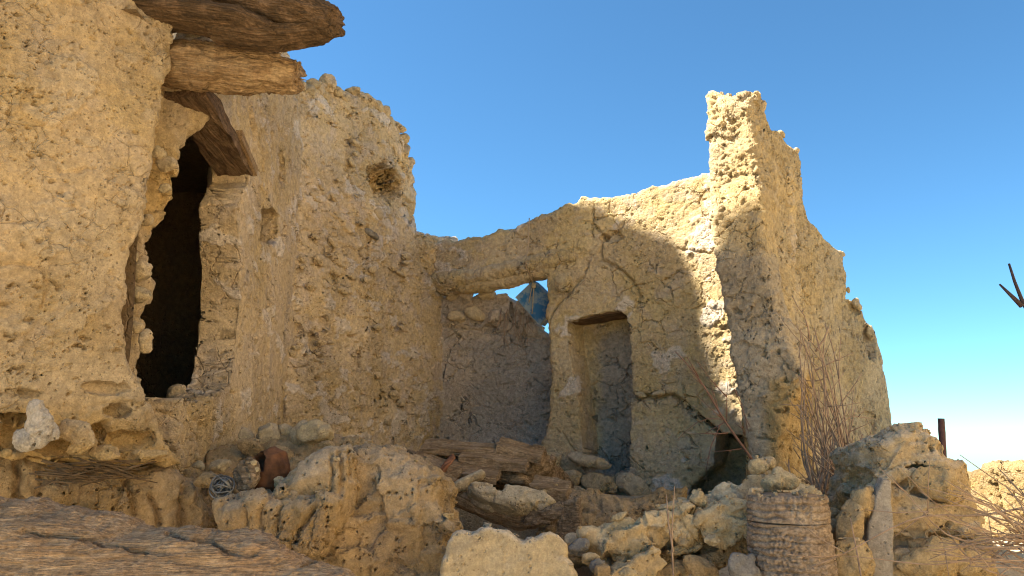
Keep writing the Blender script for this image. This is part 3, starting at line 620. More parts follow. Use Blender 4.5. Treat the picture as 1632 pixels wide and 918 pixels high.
V, F, A = solid(fE, END, .30, .0088, R=.05, bulge=(.35, .035), rag=(.12, .012), seed=9,
    items=[('fbm', (.25, .25, .25), .035, 3), ('facet', (.14, .14, .11), .016), ('facet', (.06, .06, .05), .007), ('pits', (.07, .07, .05), .045, .30), ('pits', (.04, .04, .03), .025, .38)], marks=[('rich', [(1225, 610), (1300, 590), (1300, 800), (1215, 800), (1222, 680)], .04), ('grey_shade', [(1130, 400), (1240, 400), (1270, 590), (1225, 640), (1215, 800), (1130, 800)], .05)])  # the grey mark paints the shaded lower part of the end
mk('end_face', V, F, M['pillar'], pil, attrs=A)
stone_px('metal_scrap', 1228, 432, fP.hit(1228, 432)[1] - .01, 9, 22, 350, 'post', pil, 10, deep=.3)
for i, (px, py, w, h) in enumerate([(1205, 152, 22, 14), (1216, 168, 14, 22), (1247, 214, 20, 12), (1270, 240, 20, 14), (1352, 462, 12, 12), (1366, 486, 22, 22), (1388, 530, 18, 24), (1340, 405, 22, 10), (1386, 700, 12, 14)]):
    stone_px('stone', px, py, fP.hit(px, py)[1] + .03, w, h, 360 + i, ('pillar', 'stone')[i % 2], pil, (i * 31) % 50 - 25, yaw=41, deep=.6)
# ---- ground
def ground():
    r_ = [np.array([-400, -150, -60, -25, -12]), np.arange(-8, 8.01, .12), np.array([12, 25, 60, 150, 400])]; xs = np.concatenate(r_); ys = np.concatenate([np.array([-400, -150, -60, -25, -12]), np.arange(-6, 12.01, .12), np.array([16, 25, 60, 150, 500, 1500])])
    X, Y = np.meshgrid(xs, ys, indexing='ij'); z = .55 * sstep(Y, 1.2, 2.6) * sstep(-Y, -11, -8) * sstep(-X, -6, -4) * sstep(X, -6, -4)
    z += .35 * sstep(Y, 2.6, 3.6) * sstep(-Y, -11, -8) * sstep(-X, -4.5, -3); z += .28 * sstep(Y, 4.9, 5.6) * sstep(-Y, -11, -8) * sstep(-X, -3, -1.6); z -= 1.2 * sstep(-np.abs(X + .25), -.9, -.65) * sstep(-np.abs(Y - 5.3), -1.5, -1.2)
    z -= .5 * sstep(-np.abs(X + .05), -.75, -.5) * sstep(-np.abs(Y - 4.2), -.8, -.45); z -= .035 * np.maximum(np.hypot(X, Y) - 11, 0)
    z += .06 * fbm(np.stack([X.ravel(), Y.ravel(), X.ravel() * 0], 1) / .5, 4).reshape(X.shape) * sstep(-np.abs(X), -12, -8)
    i, j = np.meshgrid(np.arange(len(xs) - 1), np.arange(len(ys) - 1), indexing='ij'); b = (i * len(ys) + j).ravel(); k = len(ys)
    mk('ground', np.stack([X.ravel(), Y.ravel(), z.ravel()], 1), np.stack([b, b + k, b + k + 1, b + 1], 1), M['earth'], kind='structure', base=np.zeros(3))
ground()

# ================================================================== FOREGROUND AND LOOSE THINGS
def blob(name, outline, d, T, v, R, mat, yaw=0, lean=0, roll=0, parent=None, label=None, cat=None, group=None, kind='thing', dust=0, rich=0, ref=None, **kw):
    c = np.mean(outline, 0) if ref is None else ref; f = face_frame(c[0], c[1], d, yaw, lean, roll)
    V, F, A = solid(f, outline, T, v, R=R, **kw)
    if dust: A['patch'] = np.maximum(A.get('patch', 0), dust * sstep(normals(V, F)[:, 2] + .25 * fbm(V / .06, 3), .30, .62))
    if rich: A['rich'] = np.full(len(V), rich)
    return mk(name, V, F, M[mat], parent, label, cat, group, kind if parent is None else None, attrs=A)
RK = [('fbm', (.25, .25, .2), .03, 3), ('facet', (.12, .12, .09), .034), ('facet', (.05, .05, .045), .010), ('pits', (.06, .06, .04), .02, .38)]
MUDB = [('fbm', (.35, .35, .3), .05, 3), ('facet', (.16, .16, .13), .03), ('facet', (.07, .07, .06), .012), ('fbm', (.05, .05, .045), .006, 3), ('pits', (.08, .08, .05), .03, .36)]
# ---- jutting palm beams, top left
bt = empty('palm_beam', at(300, 30, 3.0), 'upper of two broken palm beams jutting from the wall, dark hollow underside', 'beam', 'palm beams jutting from the near wall')
PALM = [('ridge', (.035, .035, .5), .010, 3), ('facet', (.06, .06, .22), .012), ('fbm', (.1, .1, .2), .012, 3), ('ridge', (.012, .012, .12), .003, 2)]
mk_tube('trunk_half', M['palmdark'], [at(250, -18, 3.05), at(330, -8, 2.98), at(420, 8, 2.92), at(500, 24, 2.88), at(538, 34, 2.86)], [.115, .115, .11, .095, .055], n=64, step=.010, squash=(1.3, .72), items=PALM, seed=1, endrag=.05, parent=bt)
mk_tube('split_slab', M['palmdark'], [at(240, 20, 2.98), at(320, 30, 2.93), at(400, 40, 2.9), at(440, 50, 2.88)], [.085, .085, .075, .03], n=56, step=.010, squash=(1.5, .55), items=PALM, seed=4, endrag=.06, parent=bt)
mk_tube('split_slab', M['palmdark'], [at(340, 52, 2.96), at(420, 62, 2.93), at(500, 55, 2.9), at(532, 50, 2.88)], [.05, .055, .045, .02], n=48, step=.010, squash=(1.6, .5), items=PALM, seed=7, endrag=.05, parent=bt)
lb = empty('palm_beam', at(280, 110, 3.15), 'lower of two broken palm beams jutting from the wall, frayed fibrous end', 'beam', 'palm beams jutting from the near wall')
mk_tube('trunk', M['palm'], [at(225, 98, 3.16), at(300, 103, 3.16), at(380, 112, 3.16), at(440, 117, 3.16), at(476, 121, 3.16)], [.105, .105, .098, .078, .062], n=64, step=.010, squash=(1.1, .95), items=PALM + [('cells', (.07, .07, .05), .008)], seed=9, endrag=.05, parent=lb)
r = np.random.RandomState(3)
for i in range(26):
    a = at(r.uniform(430, 474), r.uniform(92, 140), 3.13 + r.uniform(-.03, .05)); b = a + np.array([r.uniform(.01, .06), r.uniform(-.02, .02), r.uniform(-.02, .04)])
    mk_tube('frayed_fibre', M['palm'], [a, (a + b) / 2 + [0, 0, .004], b], [.005, .004, .0015], n=5, step=.03, parent=lb)
# ---- crumbled bank under the near wall, with its litter of twigs
fB = wall_frame((-1.79, 2.77), (-1.27, 3.23))
V, F, A = solid(fB, [(-200, 716), (40, 730), (90, 738), (150, 748), (200, 752), (240, 752), (270, 748), (300, 762), (325, 782), (343, 810), (348, 840), (335, 900), (-200, 960)], .5, .0075, R=.10, bulge=(.25, .05), rag=(.06, .02), seed=21, items=[('fbm', (.3, .3, .3), .05, 3), ('facet', (.12, .12, .2), .022), ('ridge', (.07, .07, .4), .014, 2), ('fbm', (.05, .05, .05), .008, 3)],
    cracks=[([(28, 745), (30, 790), (38, 825)], .012, .05), ([(62, 755), (58, 800)], .010, .03), ([(200, 765), (205, 790), (215, 820)], .010, .04), ([(240, 790), (255, 835)], .010, .04), ([(298, 775), (292, 800), (300, 850)], .014, .06), ([(110, 740), (100, 770)], .01, .03)])
mk('mud_bank', V, F, M['bank'], label='crumbling mud bank under the overhanging foot of the near wall', cat='mud bank', kind='thing', attrs=A)
sb = empty('twig_litter', at(160, 750, 2.85), 'dark dry twigs caught in the gap under the overhanging wall', 'twigs')
for i in range(46):
    px, py = r.uniform(90, 215), r.uniform(738, 766); d = 2.62 + (px / 280) * .42 - .06; a = at(px, py, d); an = r.uniform(-.6, .8); L = r.uniform(.03, .12)
    dv = np.array([.75, .62, 0]) * L; dv[2] = -math.sin(an) * L * .6; mk_tube('twig', M['straw'], [a - dv, a + [0, -.01, r.uniform(-.01, .01)], a + dv], [.003, .004, .002], n=5, step=.08, parent=sb)
# ---- weathered log along the bottom
V_ = [(-160, 775), (0, 790), (30, 788), (60, 801), (100, 802), (150, 808), (200, 820), (250, 830), (290, 831), (340, 842), (375, 840), (410, 850), (450, 866), (480, 880), (510, 893), (545, 905), (575, 930), (620, 990), (-160, 1120)]
blob('weathered_log', V_, 1.95, .30, .0045, .11, 'log', lean=22, ref=(250, 860), seed=31, bulge=(.4, .03), rag=(.08, .012),
    items=[('ridge', (.6, .3, .08), .012, 3), ('fbm', (.4, .2, .10), .035, 4), ('ridge', (.12, .06, .012), .0045, 3), ('ridge', (.25, .1, .03), .006, 2), ('pits', (.2, .1, .012), .012, .34)], label='large weathered greyish brown log lying across the bottom left', cat='log',
    cracks=[([(40, 850), (160, 862), (230, 880)], .006, .02), ([(260, 850), (330, 870), (400, 890)], .006, .02)])
# ---- heap, fibrous palm stump, jar, wire
blob('mud_heap', [(290, 750), (325, 718), (360, 700), (400, 690), (450, 684), (490, 682), (540, 680), (590, 690), (630, 712), (660, 745), (660, 840), (290, 840)], 3.62, .6, .009, .12, 'bank', lean=22, seed=41, bulge=(.3, .06), rag=(.08, .02), items=MUDB, ref=(450, 720), label='low heap of fallen mud under the tower wall', cat='mud heap')
st = empty('palm_stump', at(470, 830, 2.9), 'mud caked split palm trunk remnant with grooved front, beside the rusty jar', 'palm trunk')
FIB = [('ridge', (.05, .05, .4), .009, 3), ('facet', (.10, .10, .2), .018), ('fbm', (.12, .12, .12), .02, 3), ('ridge', (.014, .014, .2), .003, 2)]
blob('ribbed_face', [(338, 800), (365, 797), (430, 792), (480, 796), (522, 790), (536, 800), (528, 830), (512, 858), (500, 885), (440, 880), (400, 870), (345, 850)], 2.86, .28, .0065, .05, 'bank', lean=4, seed=43, bulge=(.12, .02), rag=(.04, .012), items=FIB, parent=st, dust=.25,
    cracks=[([(415, 810), (412, 845)], .008, .03), ([(445, 805), (440, 850)], .008, .03), ([(500, 810), (470, 860)], .010, .04), ([(395, 808), (392, 840)], .006, .02)])
blob('flared_side', [(428, 792), (446, 770), (470, 742), (500, 716), (530, 704), (560, 704), (574, 720), (577, 760), (568, 800), (548, 840), (522, 870), (488, 872), (500, 835), (512, 800), (480, 792)], 2.95, .30, .0065, .10, 'bank', yaw=18, lean=16, roll=0, seed=45, bulge=(.2, .02), rag=(.05, .012), items=[('ridge', (.05, .05, .3), .006, 3), ('facet', (.14, .14, .2), .014), ('fbm', (.15, .15, .15), .02, 3)], parent=st, dust=.35,
    cracks=[([(540, 715), (548, 760), (540, 800), (520, 850)], .008, .025), ([(556, 712), (562, 760)], .006, .02), ([(528, 720), (530, 770), (515, 830)], .006, .02), ([(505, 790), (470, 860)], .01, .05)])
jr = empty('broken_jar', at(405, 790, 3.05), 'rusty brown broken jar lying open on its side behind the palm stump', 'jar')
blob('body', [(376, 742), (395, 722), (418, 711), (434, 720), (441, 745), (438, 765), (431, 782), (420, 796), (384, 800), (374, 775)], 3.05, .17, .0055, .08, 'rust', yaw=-12, seed=47, rag=(.03, .004), carves=[(404, 737, 17, 18, .12), (398, 752, 12, 12, .10)], items=[('fbm', (.08, .08, .08), .008, 3)], parent=jr)
blob('neck_shard', [(366, 752), (378, 736), (396, 724), (404, 738), (403, 758), (392, 774), (374, 780)], 2.99, .05, .005, .02, 'pileblob', yaw=-30, lean=20, seed=48, rag=(.03, .004), items=[('fbm', (.05, .05, .05), .008, 3)], cracks=[([(388, 732), (396, 768)], .005, .012), ([(374, 748), (390, 774)], .005, .012)], parent=jr)
for k, (px, py, s, lb_) in enumerate([(402, 756, 13, 'larger pale pebble at the mouth of the broken jar'), (410, 748, 9, 'small pale pebble inside the broken jar, right of the larger one'), (404, 738, 11, 'brownish pebble highest up inside the broken jar')]):
    stone_px('pebble', px, py, 2.985, s, s, 400 + k, 'slab', label=lb_, cat='pebble', group='pebbles in the jar')
stone_px('stone', 446, 768, 3.02, 26, 20, 405, 'slab', label='small pale pointed stone against the right side of the jar', cat='stone', group='loose stones')
co = empty('wire_coil', at(355, 795, 2.97), 'tangled ball of grey wire beside the broken jar', 'wire')
cc = at(354, 777, 2.97)
for i in range(22):
    R_ = r.uniform(.022, .047); n_ = r.normal(size=3) + [0, -.5, .2]; n_ /= np.linalg.norm(n_); u = np.cross(n_, [.1, 0, 1]); u /= np.linalg.norm(u); w = np.cross(n_, u); a = np.linspace(0, 2 * math.pi, 25)
    mk_tube('wire_loop', M['wire'], [cc + R_ * (u * math.cos(t) + 1.08 * w * math.sin(t)) + n_ * (.006 * math.sin(3 * t + i) + r.uniform(-.004, .004)) for t in a], [.0028] * 25, n=5, step=.012, cap=False, parent=co)
heap = [(392, 692, 3.72, 30, 22, 'stone', 'left end stone of the row on the mud heap'), (424, 693, 3.70, 44, 40, 'stone', 'blocky grey tan stone second from left on the mud heap'), (458, 687, 3.72, 34, 20, 'stone', 'low dark stone between the blocky and the pale stone on the heap'), (480, 690, 3.68, 36, 40, 'stone', 'tilted brown stone leaning on the big pale stone of the heap'),
        (503, 691, 3.62, 56, 40, 'slab', 'biggest pale rounded stone topping the mud heap'), (352, 741, 3.4, 34, 24, 'stone', 'rounded stone above the wire coil'), (330, 765, 3.2, 50, 22, 'bank', 'flat clod left of the wire coil'), (316, 742, 3.4, 22, 16, 'slab', 'small stone at the left foot of the heap'), (312, 728, 3.5, 18, 14, 'stone', 'tiny stone above the small one at the left of the heap'), (520, 712, 3.5, 30, 20, 'bank', 'clod just below the big pale stone'), (445, 728, 3.55, 40, 34, 'bank', 'clod in the middle of the heap above the jar'), (400, 712, 3.6, 44, 26, 'bank', 'clod under the row of stones left of the jar top'), (470, 752, 3.4, 40, 44, 'bank', 'clod right of the jar, half sunk in the heap')]
for k, (px, py, d, w, h, m, lb_) in enumerate(heap): stone_px('stone', px, py, d, w, h, 410 + k, m, label=lb_, cat='stone', group='loose stones', roll=(k * 23) % 40 - 20)
blob('mud_bank', [(515, 730), (545, 706), (570, 703), (605, 706), (640, 724), (672, 742), (694, 758), (700, 772), (694, 792), (704, 820), (712, 846), (722, 868), (740, 960), (560, 990), (470, 940), (480, 890), (505, 855), (520, 812), (518, 770)], 3.10, .55, .0075, .12, 'bank', yaw=-6, lean=6, seed=51, bulge=(.22, .06), rag=(.06, .02), items=MUDB, dust=.15,
    label='upright rough mud bank between the palm stump and the dark hole', cat='mud bank')
blob('stone_slab', [(712, 862), (722, 850), (745, 846), (780, 843), (808, 845), (826, 858), (834, 862), (850, 856), (880, 845), (893, 847), (903, 870), (912, 895), (935, 990), (690, 990), (706, 900)], 2.78, .22, .006, .018, 'slab', lean=9, seed=53, bulge=(.3, .02), rag=(.05, .012), items=[('fbm', (.25, .25, .25), .02, 3), ('fbm', (.05, .05, .05), .008, 4)], dust=.5,
    label='big flat pale limestone slab standing at the bottom centre', cat='stone slab')
# ---- wood and stones piled in front of the recess
WD = [('ridge', (.3, .1, .03), .012, 3), ('facet', (.25, .12, .05), .018), ('fbm', (.15, .1, .08), .012, 3)]
blob('palm_beam', [(636, 715), (680, 716), (720, 717), (760, 712), (800, 713), (840, 711), (864, 715), (862, 735), (852, 752), (838, 770), (815, 768), (790, 752), (760, 744), (730, 740), (700, 738), (655, 728)], 5.05, 1.15, .010, .05, 'pileblob', yaw=-15, lean=15, seed=55, bulge=(.2, .03), rag=(.06, .02), items=WD, label='rotten mud caked palm beam lying along the foot of the recess wall', cat='beam', dust=.7)
blob('plank', [(728, 742), (760, 742), (800, 750), (834, 760), (838, 768), (810, 766), (770, 758), (735, 752)], 4.85, .12, .007, .015, 'pileblob', yaw=-10, lean=10, seed=56, rag=(.05, .008), items=WD, label='short pale plank sticking out under the rotten beam', cat='plank')
for k, (x0, y0, x1, y1, hh, d, lb_) in enumerate([(668, 722, 800, 728, 9, 4.95, 'long dark splintered slab along the top of the wood pile'), (730, 738, 838, 752, 11, 4.80, 'dark splintered slab under the rotten beam'), (790, 722, 862, 742, 12, 4.9, 'broken dark slab at the right end of the rotten beam'),
                                      (700, 756, 790, 772, 9, 4.66, 'narrow dark slab behind the slanted pale stone'), (780, 812, 880, 836, 13, 4.42, 'splintered slab under the dark gnarled log'), (845, 790, 905, 800, 14, 4.45, 'short slab right of the flat stone'), (656, 736, 716, 760, 7, 4.78, 'thin dark slab beside the long stick')]):
    a, b = at(x0, y0, d), at(x1, y1, d - .08); z_ = np.array([0, 0, hh * d / F_PX]); w_ = np.array([.03, .20, .05])
    board('wood_slab', 'pile', [a, b, b + w_, a + w_, a + z_, b + z_, b + w_ + z_, a + w_ + z_], n=(22, 6), jit=.022, seed=20 + k, label=lb_, cat='wood slab', kind='thing', group='rotten wood slabs in the pile')
mk_tube('stick', M['pile'], [at(632, 726, 4.9), at(668, 738, 4.8), at(706, 752, 4.7)], [.014, .016, .016], n=12, step=.02, items=[('fbm', (.03, .03, .1), .004, 2)], label='long thin stick sloping down from the mud bank into the pile', cat='stick', kind='thing')
for k, (x0, y0, x1, y1) in enumerate([(662, 728, 674, 742), (676, 730, 688, 744)]): mk_tube('stick', M['twig'], [at(x0, y0, 4.75), at(x1, y1, 4.72)], [.005, .004], n=6, label=['left', 'right'][k] + ' of two thin broken twigs above the long stick', cat='twig', kind='thing')
mk_tube('wood_fragment', M['redwood'], [at(702, 755, 4.62), at(712, 740, 4.62), at(722, 728, 4.66)], [.03, .03, .022], n=18, step=.01, squash=(.9, .55), items=[('ridge', (.02, .02, .2), .004, 2)], endrag=.02, label='reddish brown broken wood piece standing in the pile', cat='wood piece', kind='thing')
mk_tube('wood_fragment', M['pile'], [at(690, 752, 4.68), at(715, 760, 4.64), at(736, 752, 4.64)], [.03, .035, .02], n=18, step=.012, items=[('ridge', (.02, .02, .2), .006, 2)], endrag=.02, label='dark knotty wood piece under the reddish one', cat='wood piece', kind='thing')
blob('stone', [(717, 772), (728, 762), (748, 752), (768, 746), (773, 752), (764, 760), (748, 770), (740, 778), (724, 779)], 4.45, .12, .006, .035, 'stone', lean=20, seed=57, rag=(.04, .006), items=[('facet', (.12, .12, .08), .012), ('fbm', (.06, .06, .05), .006, 3)], label='narrow pale stone lying slanted on the log in the pile', cat='stone', group='loose stones', dust=.6)
blob('stone', [(746, 772), (757, 766), (775, 770), (800, 778), (806, 769), (830, 770), (862, 776), (882, 790), (884, 798), (868, 812), (845, 808), (815, 806), (785, 800), (760, 790)], 4.35, .22, .007, .03, 'stone', lean=34, seed=58, bulge=(.2, .02), rag=(.05, .01), items=[('facet', (.12, .12, .08), .012), ('fbm', (.06, .06, .05), .006, 3)], label='large flat stone resting on the dark log over the hole', cat='stone', group='loose stones', dust=.6)
mk_tube('log', M['pile'], [at(690, 764, 4.6), at(730, 786, 4.55), at(775, 806, 4.5), at(830, 822, 4.45), at(885, 815, 4.4)], [.06, .062, .07, .075, .055], n=44, step=.012, items=[('fbm', (.08, .08, .2), .022, 3), ('ridge', (.03, .03, .3), .010, 2)], endrag=.05, label='dark gnarled log spanning the black hole under the flat stone', cat='log', kind='thing')
blob('wood_fragment', [(836, 822), (850, 815), (880, 808), (894, 818), (880, 828), (858, 834), (840, 842), (832, 836)], 4.3, .12, .007, .03, 'pileblob', yaw=-20, seed=59, rag=(.04, .012), items=WD, label='splintered log end left of the upright plank', cat='wood piece')
blob('plank', [(900, 800), (921, 794), (922, 850), (908, 872), (892, 876), (886, 850), (893, 820)], 4.25, .05, .006, .01, 'pileblob', yaw=-25, seed=60, rag=(.05, .006), items=[('ridge', (.02, .02, .2), .006, 2)], label='upright brown plank end right of the dark log', cat='plank')
blob('mud_heap', [(868, 790), (900, 770), (940, 780), (1000, 790), (1060, 780), (1100, 770), (1100, 860), (900, 900), (862, 850)], 4.9, .5, .011, .12, 'bank', lean=15, seed=61, bulge=(.2, .05), rag=(.07, .02), items=MUDB, label='dark earthy mud slope under the foot of the niche wall', cat='mud heap')
# ---- rubble right of the centre
rub = [('stone', [(926, 848), (945, 838), (1000, 826), (1060, 815), (1098, 806), (1112, 816), (1110, 835), (1116, 848), (1098, 862), (1076, 858), (1058, 872), (1038, 862), (1020, 886), (992, 897), (966, 882), (944, 868)], 3.35, .30, 14, 'stone', 'long pale topped rock, the widest of the rubble right of the slab', .9),
       ('stone', [(1108, 838), (1114, 820), (1140, 802), (1180, 788), (1200, 792), (1202, 845), (1186, 858), (1152, 864), (1124, 856)], 3.32, .26, 6, 'stone', 'ochre rock wedged against the left of the palm post', .8),
       ('stone', [(968, 918), (978, 902), (1004, 890), (1026, 880), (1040, 866), (1062, 888), (1068, 900), (1050, 908), (1034, 940), (960, 950)], 3.22, .24, 10, 'stone', 'pointed pale rock below the wide pale topped rock', .9),
       ('stone', [(1052, 880), (1080, 862), (1112, 852), (1122, 868), (1108, 880), (1080, 888)], 3.36, .2, 6, 'stone', 'smooth rounded rock under the right end of the wide rock', .6),
       ('stone', [(1050, 818), (1090, 800), (1120, 786), (1150, 770), (1185, 757), (1215, 748), (1250, 745), (1272, 765), (1300, 778), (1318, 790), (1319, 806), (1260, 812), (1195, 808), (1110, 830)], 3.5, .45, 32, 'stone', 'broad whitish crusted rock capping the palm post', 1.),
       ('stone', [(1092, 892), (1140, 872), (1192, 852), (1204, 862), (1203, 880), (1150, 896), (1108, 908)], 3.38, .2, 0, 'bank', 'brown fibrous block under the ochre rock', 0)]
for k, (nm, ol, d, T, ln, m, lb_, du) in enumerate(rub):
    blob(nm, ol, d, T, .0065, .025, m, lean=ln, seed=70 + k, bulge=(.16, .035), rag=(.06, .014), items=RK, label=lb_, cat='rock', group='rubble beside the palm post', dust=du, rich=.35 if du and k != 4 else 0)
sm = [(1211, 743, 3.42, 34, 32, 'slab', 'yellowish round stone perched left on the crusted rock'), (1222, 738, 3.48, 30, 22, 'stone', 'grey lump just behind the perched round stone'), (1250, 763, 3.38, 46, 34, 'slab', 'angular wedge stone on top of the crusted rock'), (1232, 772, 3.36, 36, 30, 'slab', 'rounded yellowish stone set in the crust above the palm post'), (1290, 785, 3.34, 40, 22, 'slab', 'flat stone on the right rim of the palm post'),
      (1112, 793, 3.44, 30, 26, 'slab', 'upright pale stone where the two big rocks meet'), (1066, 808, 3.44, 44, 16, 'stone', 'thin yellow stone lying behind the wide rock'), (1085, 800, 3.5, 22, 16, 'slab', 'small stone right of the thin yellow one'), (986, 823, 3.36, 26, 10, 'slab', 'little pale stone on the wide rock near its left end'), (1136, 860, 3.25, 26, 18, 'slab', 'small pale stone under the ochre rock'), (1184, 905, 3.12, 54, 44, 'greystone', 'dark grey stone left of the palm post foot'),
      (924, 872, 3.3, 34, 24, 'greystone', 'grey clod just right of the slab top'), (940, 890, 3.25, 30, 24, 'stone', 'clod below the grey one right of the slab'), (952, 905, 3.2, 26, 26, 'greystone', 'lowest grey clod between the slab and the pointed rock'), (962, 914, 3.15, 28, 30, 'bank', 'reddish clod left of the pointed rock'), (912, 862, 3.5, 26, 24, 'stone', 'clod between slab and upright plank'), (935, 868, 3.5, 30, 22, 'bank', 'earthy clod behind the grey clod'), (1000, 912, 3.05, 26, 14, 'slab', 'pale chip at the bottom edge under the pointed rock'), (1120, 905, 3.3, 60, 34, 'bank', 'dark earth clod beside the dark grey stone'), (1075, 908, 3.4, 60, 30, 'bank', 'dark earth clod under the rounded rock')]
for k, (px, py, d, w, h, m, lb_) in enumerate(sm): stone_px('stone', px, py, d, w, h, 430 + k, m, label=lb_, cat='stone', group='loose stones', roll=(k * 37) % 60 - 30)
# ---- palm post, pier, wall far behind
def palm_post():
    V, F, Fc, A, loc = tube([at(1270, 1010, 3.2), at(1262, 900, 3.2), at(1256, 830, 3.2), at(1254, 788, 3.2)], [.172, .168, .162, .158], n=190, step=.0034)
    n = 190; th = np.arctan2(loc[:, 1], loc[:, 0]); t = loc[:, 2] + .012 * perlin(loc / .14) + .006 * perlin(loc / .05 + 4); k = t / .028
    q = np.stack([np.cos(th), np.sin(th), np.floor(k) * 3.1], 1); saw = (k - np.floor(k)); h = .0022 * saw * (1 + perlin(q * 2)) - .012 * np.exp(-(np.minimum(saw, 1 - saw) / .15) ** 2) * sstep(perlin(q * 1.6 + 5), -.30, .1)
    f1, f2, _ = worley(np.stack([np.cos(th) * 9, np.sin(th) * 9, t / .045], 1)); h -= .014 * np.exp(-((f2 - f1) / .10) ** 2) * sstep(perlin(loc / .09 + 8), -.2, .1); h += .006 * fbm(loc / .08, 3)
    D = np.stack([np.cos(th), np.sin(th)], 1); X = np.array([1, 0, 0]); c = V[:len(loc)].reshape(-1, n, 3).mean(1).repeat(n, 0); d = V[:len(loc)] - c; d /= np.linalg.norm(d, axis=1)[:, None]; V[:len(loc)] += d * h[:, None]
    me = bpy.data.meshes.new('palm_post'); base = np.array([V[:, 0].mean(), V[:, 1].mean(), V[:, 2].min()]); me.from_pydata((V - base).tolist(), [], [tuple(f) for f in F] + [tuple(f[:3]) for f in Fc]); me.polygons.foreach_set('use_smooth', np.ones(len(me.polygons), bool))
    a = me.attributes.new('along', 'FLOAT_VECTOR', 'POINT'); lv = np.zeros((len(V), 3), np.float32); lv[:len(loc)] = loc; a.data.foreach_set('vector', lv.ravel()); me.materials.append(M['stub'])
    o = bpy.data.objects.new('palm_post', me); C.objects.link(o); place(o, base); tag(o, 'cut palm trunk post with ringed cracked grey brown bark', 'palm post', kind='thing')
palm_post()
pr_ = empty('broken_pier', at(1480, 918, 3.3), 'lumpy broken mud pier at lower right with a grey plastered edge', 'pier')
blob('core', [(1388, 800), (1398, 750), (1408, 702), (1440, 690), (1478, 683), (1500, 688), (1513, 702), (1514, 718), (1540, 730), (1552, 755), (1556, 790), (1572, 830), (1590, 880), (1620, 1000), (1378, 1000), (1384, 860)], 3.3, .55, .0075, .06, 'pier', lean=5, seed=81, bulge=(.3, .045), rag=(.06, .022), ref=(1470, 820), parent=pr_,
    items=[('fbm', (.25, .25, .16), .055, 3), ('facet', (.24, .24, .14), .022), ('facet', (.08, .08, .06), .009), ('fbm', (.05, .05, .04), .006, 3), ('pits', (.09, .09, .05), .04, .34)],
    carves=[(1436, 770, 10, 9, .09), (1462, 745, 22, 7, .07), (1520, 858, 34, 7, .10), (1445, 868, 22, 9, .08), (1470, 785, 14, 6, .06), (1500, 795, 16, 5, .05)], dust=.4)
for k, (px, py, w, h, d) in enumerate([(1502, 772, 88, 54, 3.28), (1488, 888, 120, 60, 3.27), (1548, 900, 70, 50, 3.25)]):
    stone_px('lump', px, py, d, w, h, 460 + k, 'pier', pr_, (k * 29) % 40 - 20, deep=.6)
blob('plaster_edge', [(1386, 830), (1396, 790), (1406, 762), (1424, 766), (1426, 870), (1426, 1000), (1370, 1000), (1377, 900), (1382, 860)], 3.27, .2, .007, .012, 'plaster', yaw=-12, seed=83, rag=(.05, .006), items=[('fbm', (.2, .2, .2), .01, 3)], parent=pr_)
for k, (px, py, d, w, h, m, lb_) in enumerate([(1356, 840, 3.3, 46, 80, 'pier', 'upright stone between the palm post and the pier'), (1358, 895, 3.2, 60, 70, 'pier', 'smooth grey stone at the right foot of the palm post'), (1330, 822, 3.45, 44, 20, 'bank', 'flat earth clod right behind the palm post'), (1332, 850, 3.4, 30, 40, 'bank', 'brown clod touching the right side of the palm post'), (1376, 800, 3.3, 34, 50, 'pier', 'narrow stone leaning on the pier edge')]):
    stone_px('stone', px, py, d, w, h, 480 + k, m, label=lb_, cat='stone', group='loose stones', roll=(k * 17) % 30 - 15)
mk_tube('post', M['post'], [at(1505, 760, 4.4), at(1500, 667, 4.4)], [.019, .018], n=16, step=.02, items=[('fbm', (.03, .03, .08), .003, 2)], label='short rusty dark post rising behind the lumpy pier', cat='post', kind='thing', base=at(1505, 760, 4.4))
fF = wall_frame((8.3, 16.0), (10.6, 12.2))
V, F, A = solid(fF, [(1380, 752), (1555, 752), (1568, 741), (1590, 735), (1610, 736), (1640, 740), (1800, 730), (1800, 860), (1380, 860)], .6, .04, R=.1, rag=(.3, .08), seed=91, bulge=(1, .1), items=[('fbm', (.8, .8, .8), .10, 3), ('fbm', (.25, .25, .2), .06, 3), ('pits', (.2, .2, .15), .07, .2)])
mk('mud_wall', V, F, M['farwall'], label='bright sunlit mud wall far off at the right edge', cat='wall', kind='thing')
# ---- blue tin hanging on a cord under the bridging beam
tn = empty('blue_tin', at(850, 517, 6.55), 'worn blue painted tin panel hanging on a cord under the bridging beam', 'tin')
c4 = [at(850, 447, 6.55), at(821, 474, 6.55), at(860, 518, 6.55), at(888, 484, 6.55)]; bk = np.array([.05, .09, 0])
board('panel', 'tin', [c4[0], c4[1], c4[2], c4[3], c4[0] + bk, c4[1] + bk, c4[2] + bk, c4[3] + bk], tn, n=(10, 10), jit=.004, seed=4)
k0 = at(850, 452, 6.53)
mk_tube('cord', M['cord'], [fD.hit(846, 349) + fD.N * .03, fD.hit(847, 400) + fD.N * .06, fD.hit(848, 425) + fD.N * .14, k0], [.005] * 4, n=6, step=.05, parent=tn)
for a, b in (((848, 456), (843, 482)), ((851, 456), (848, 500))): mk_tube('cord', M['cord'], [k0, at(*a, 6.52), at(*b, 6.53)], [.0045] * 3, n=6, step=.05, parent=tn)
stone_px('knot', 850, 455, 6.51, 9, 10, 490, 'slab', tn)
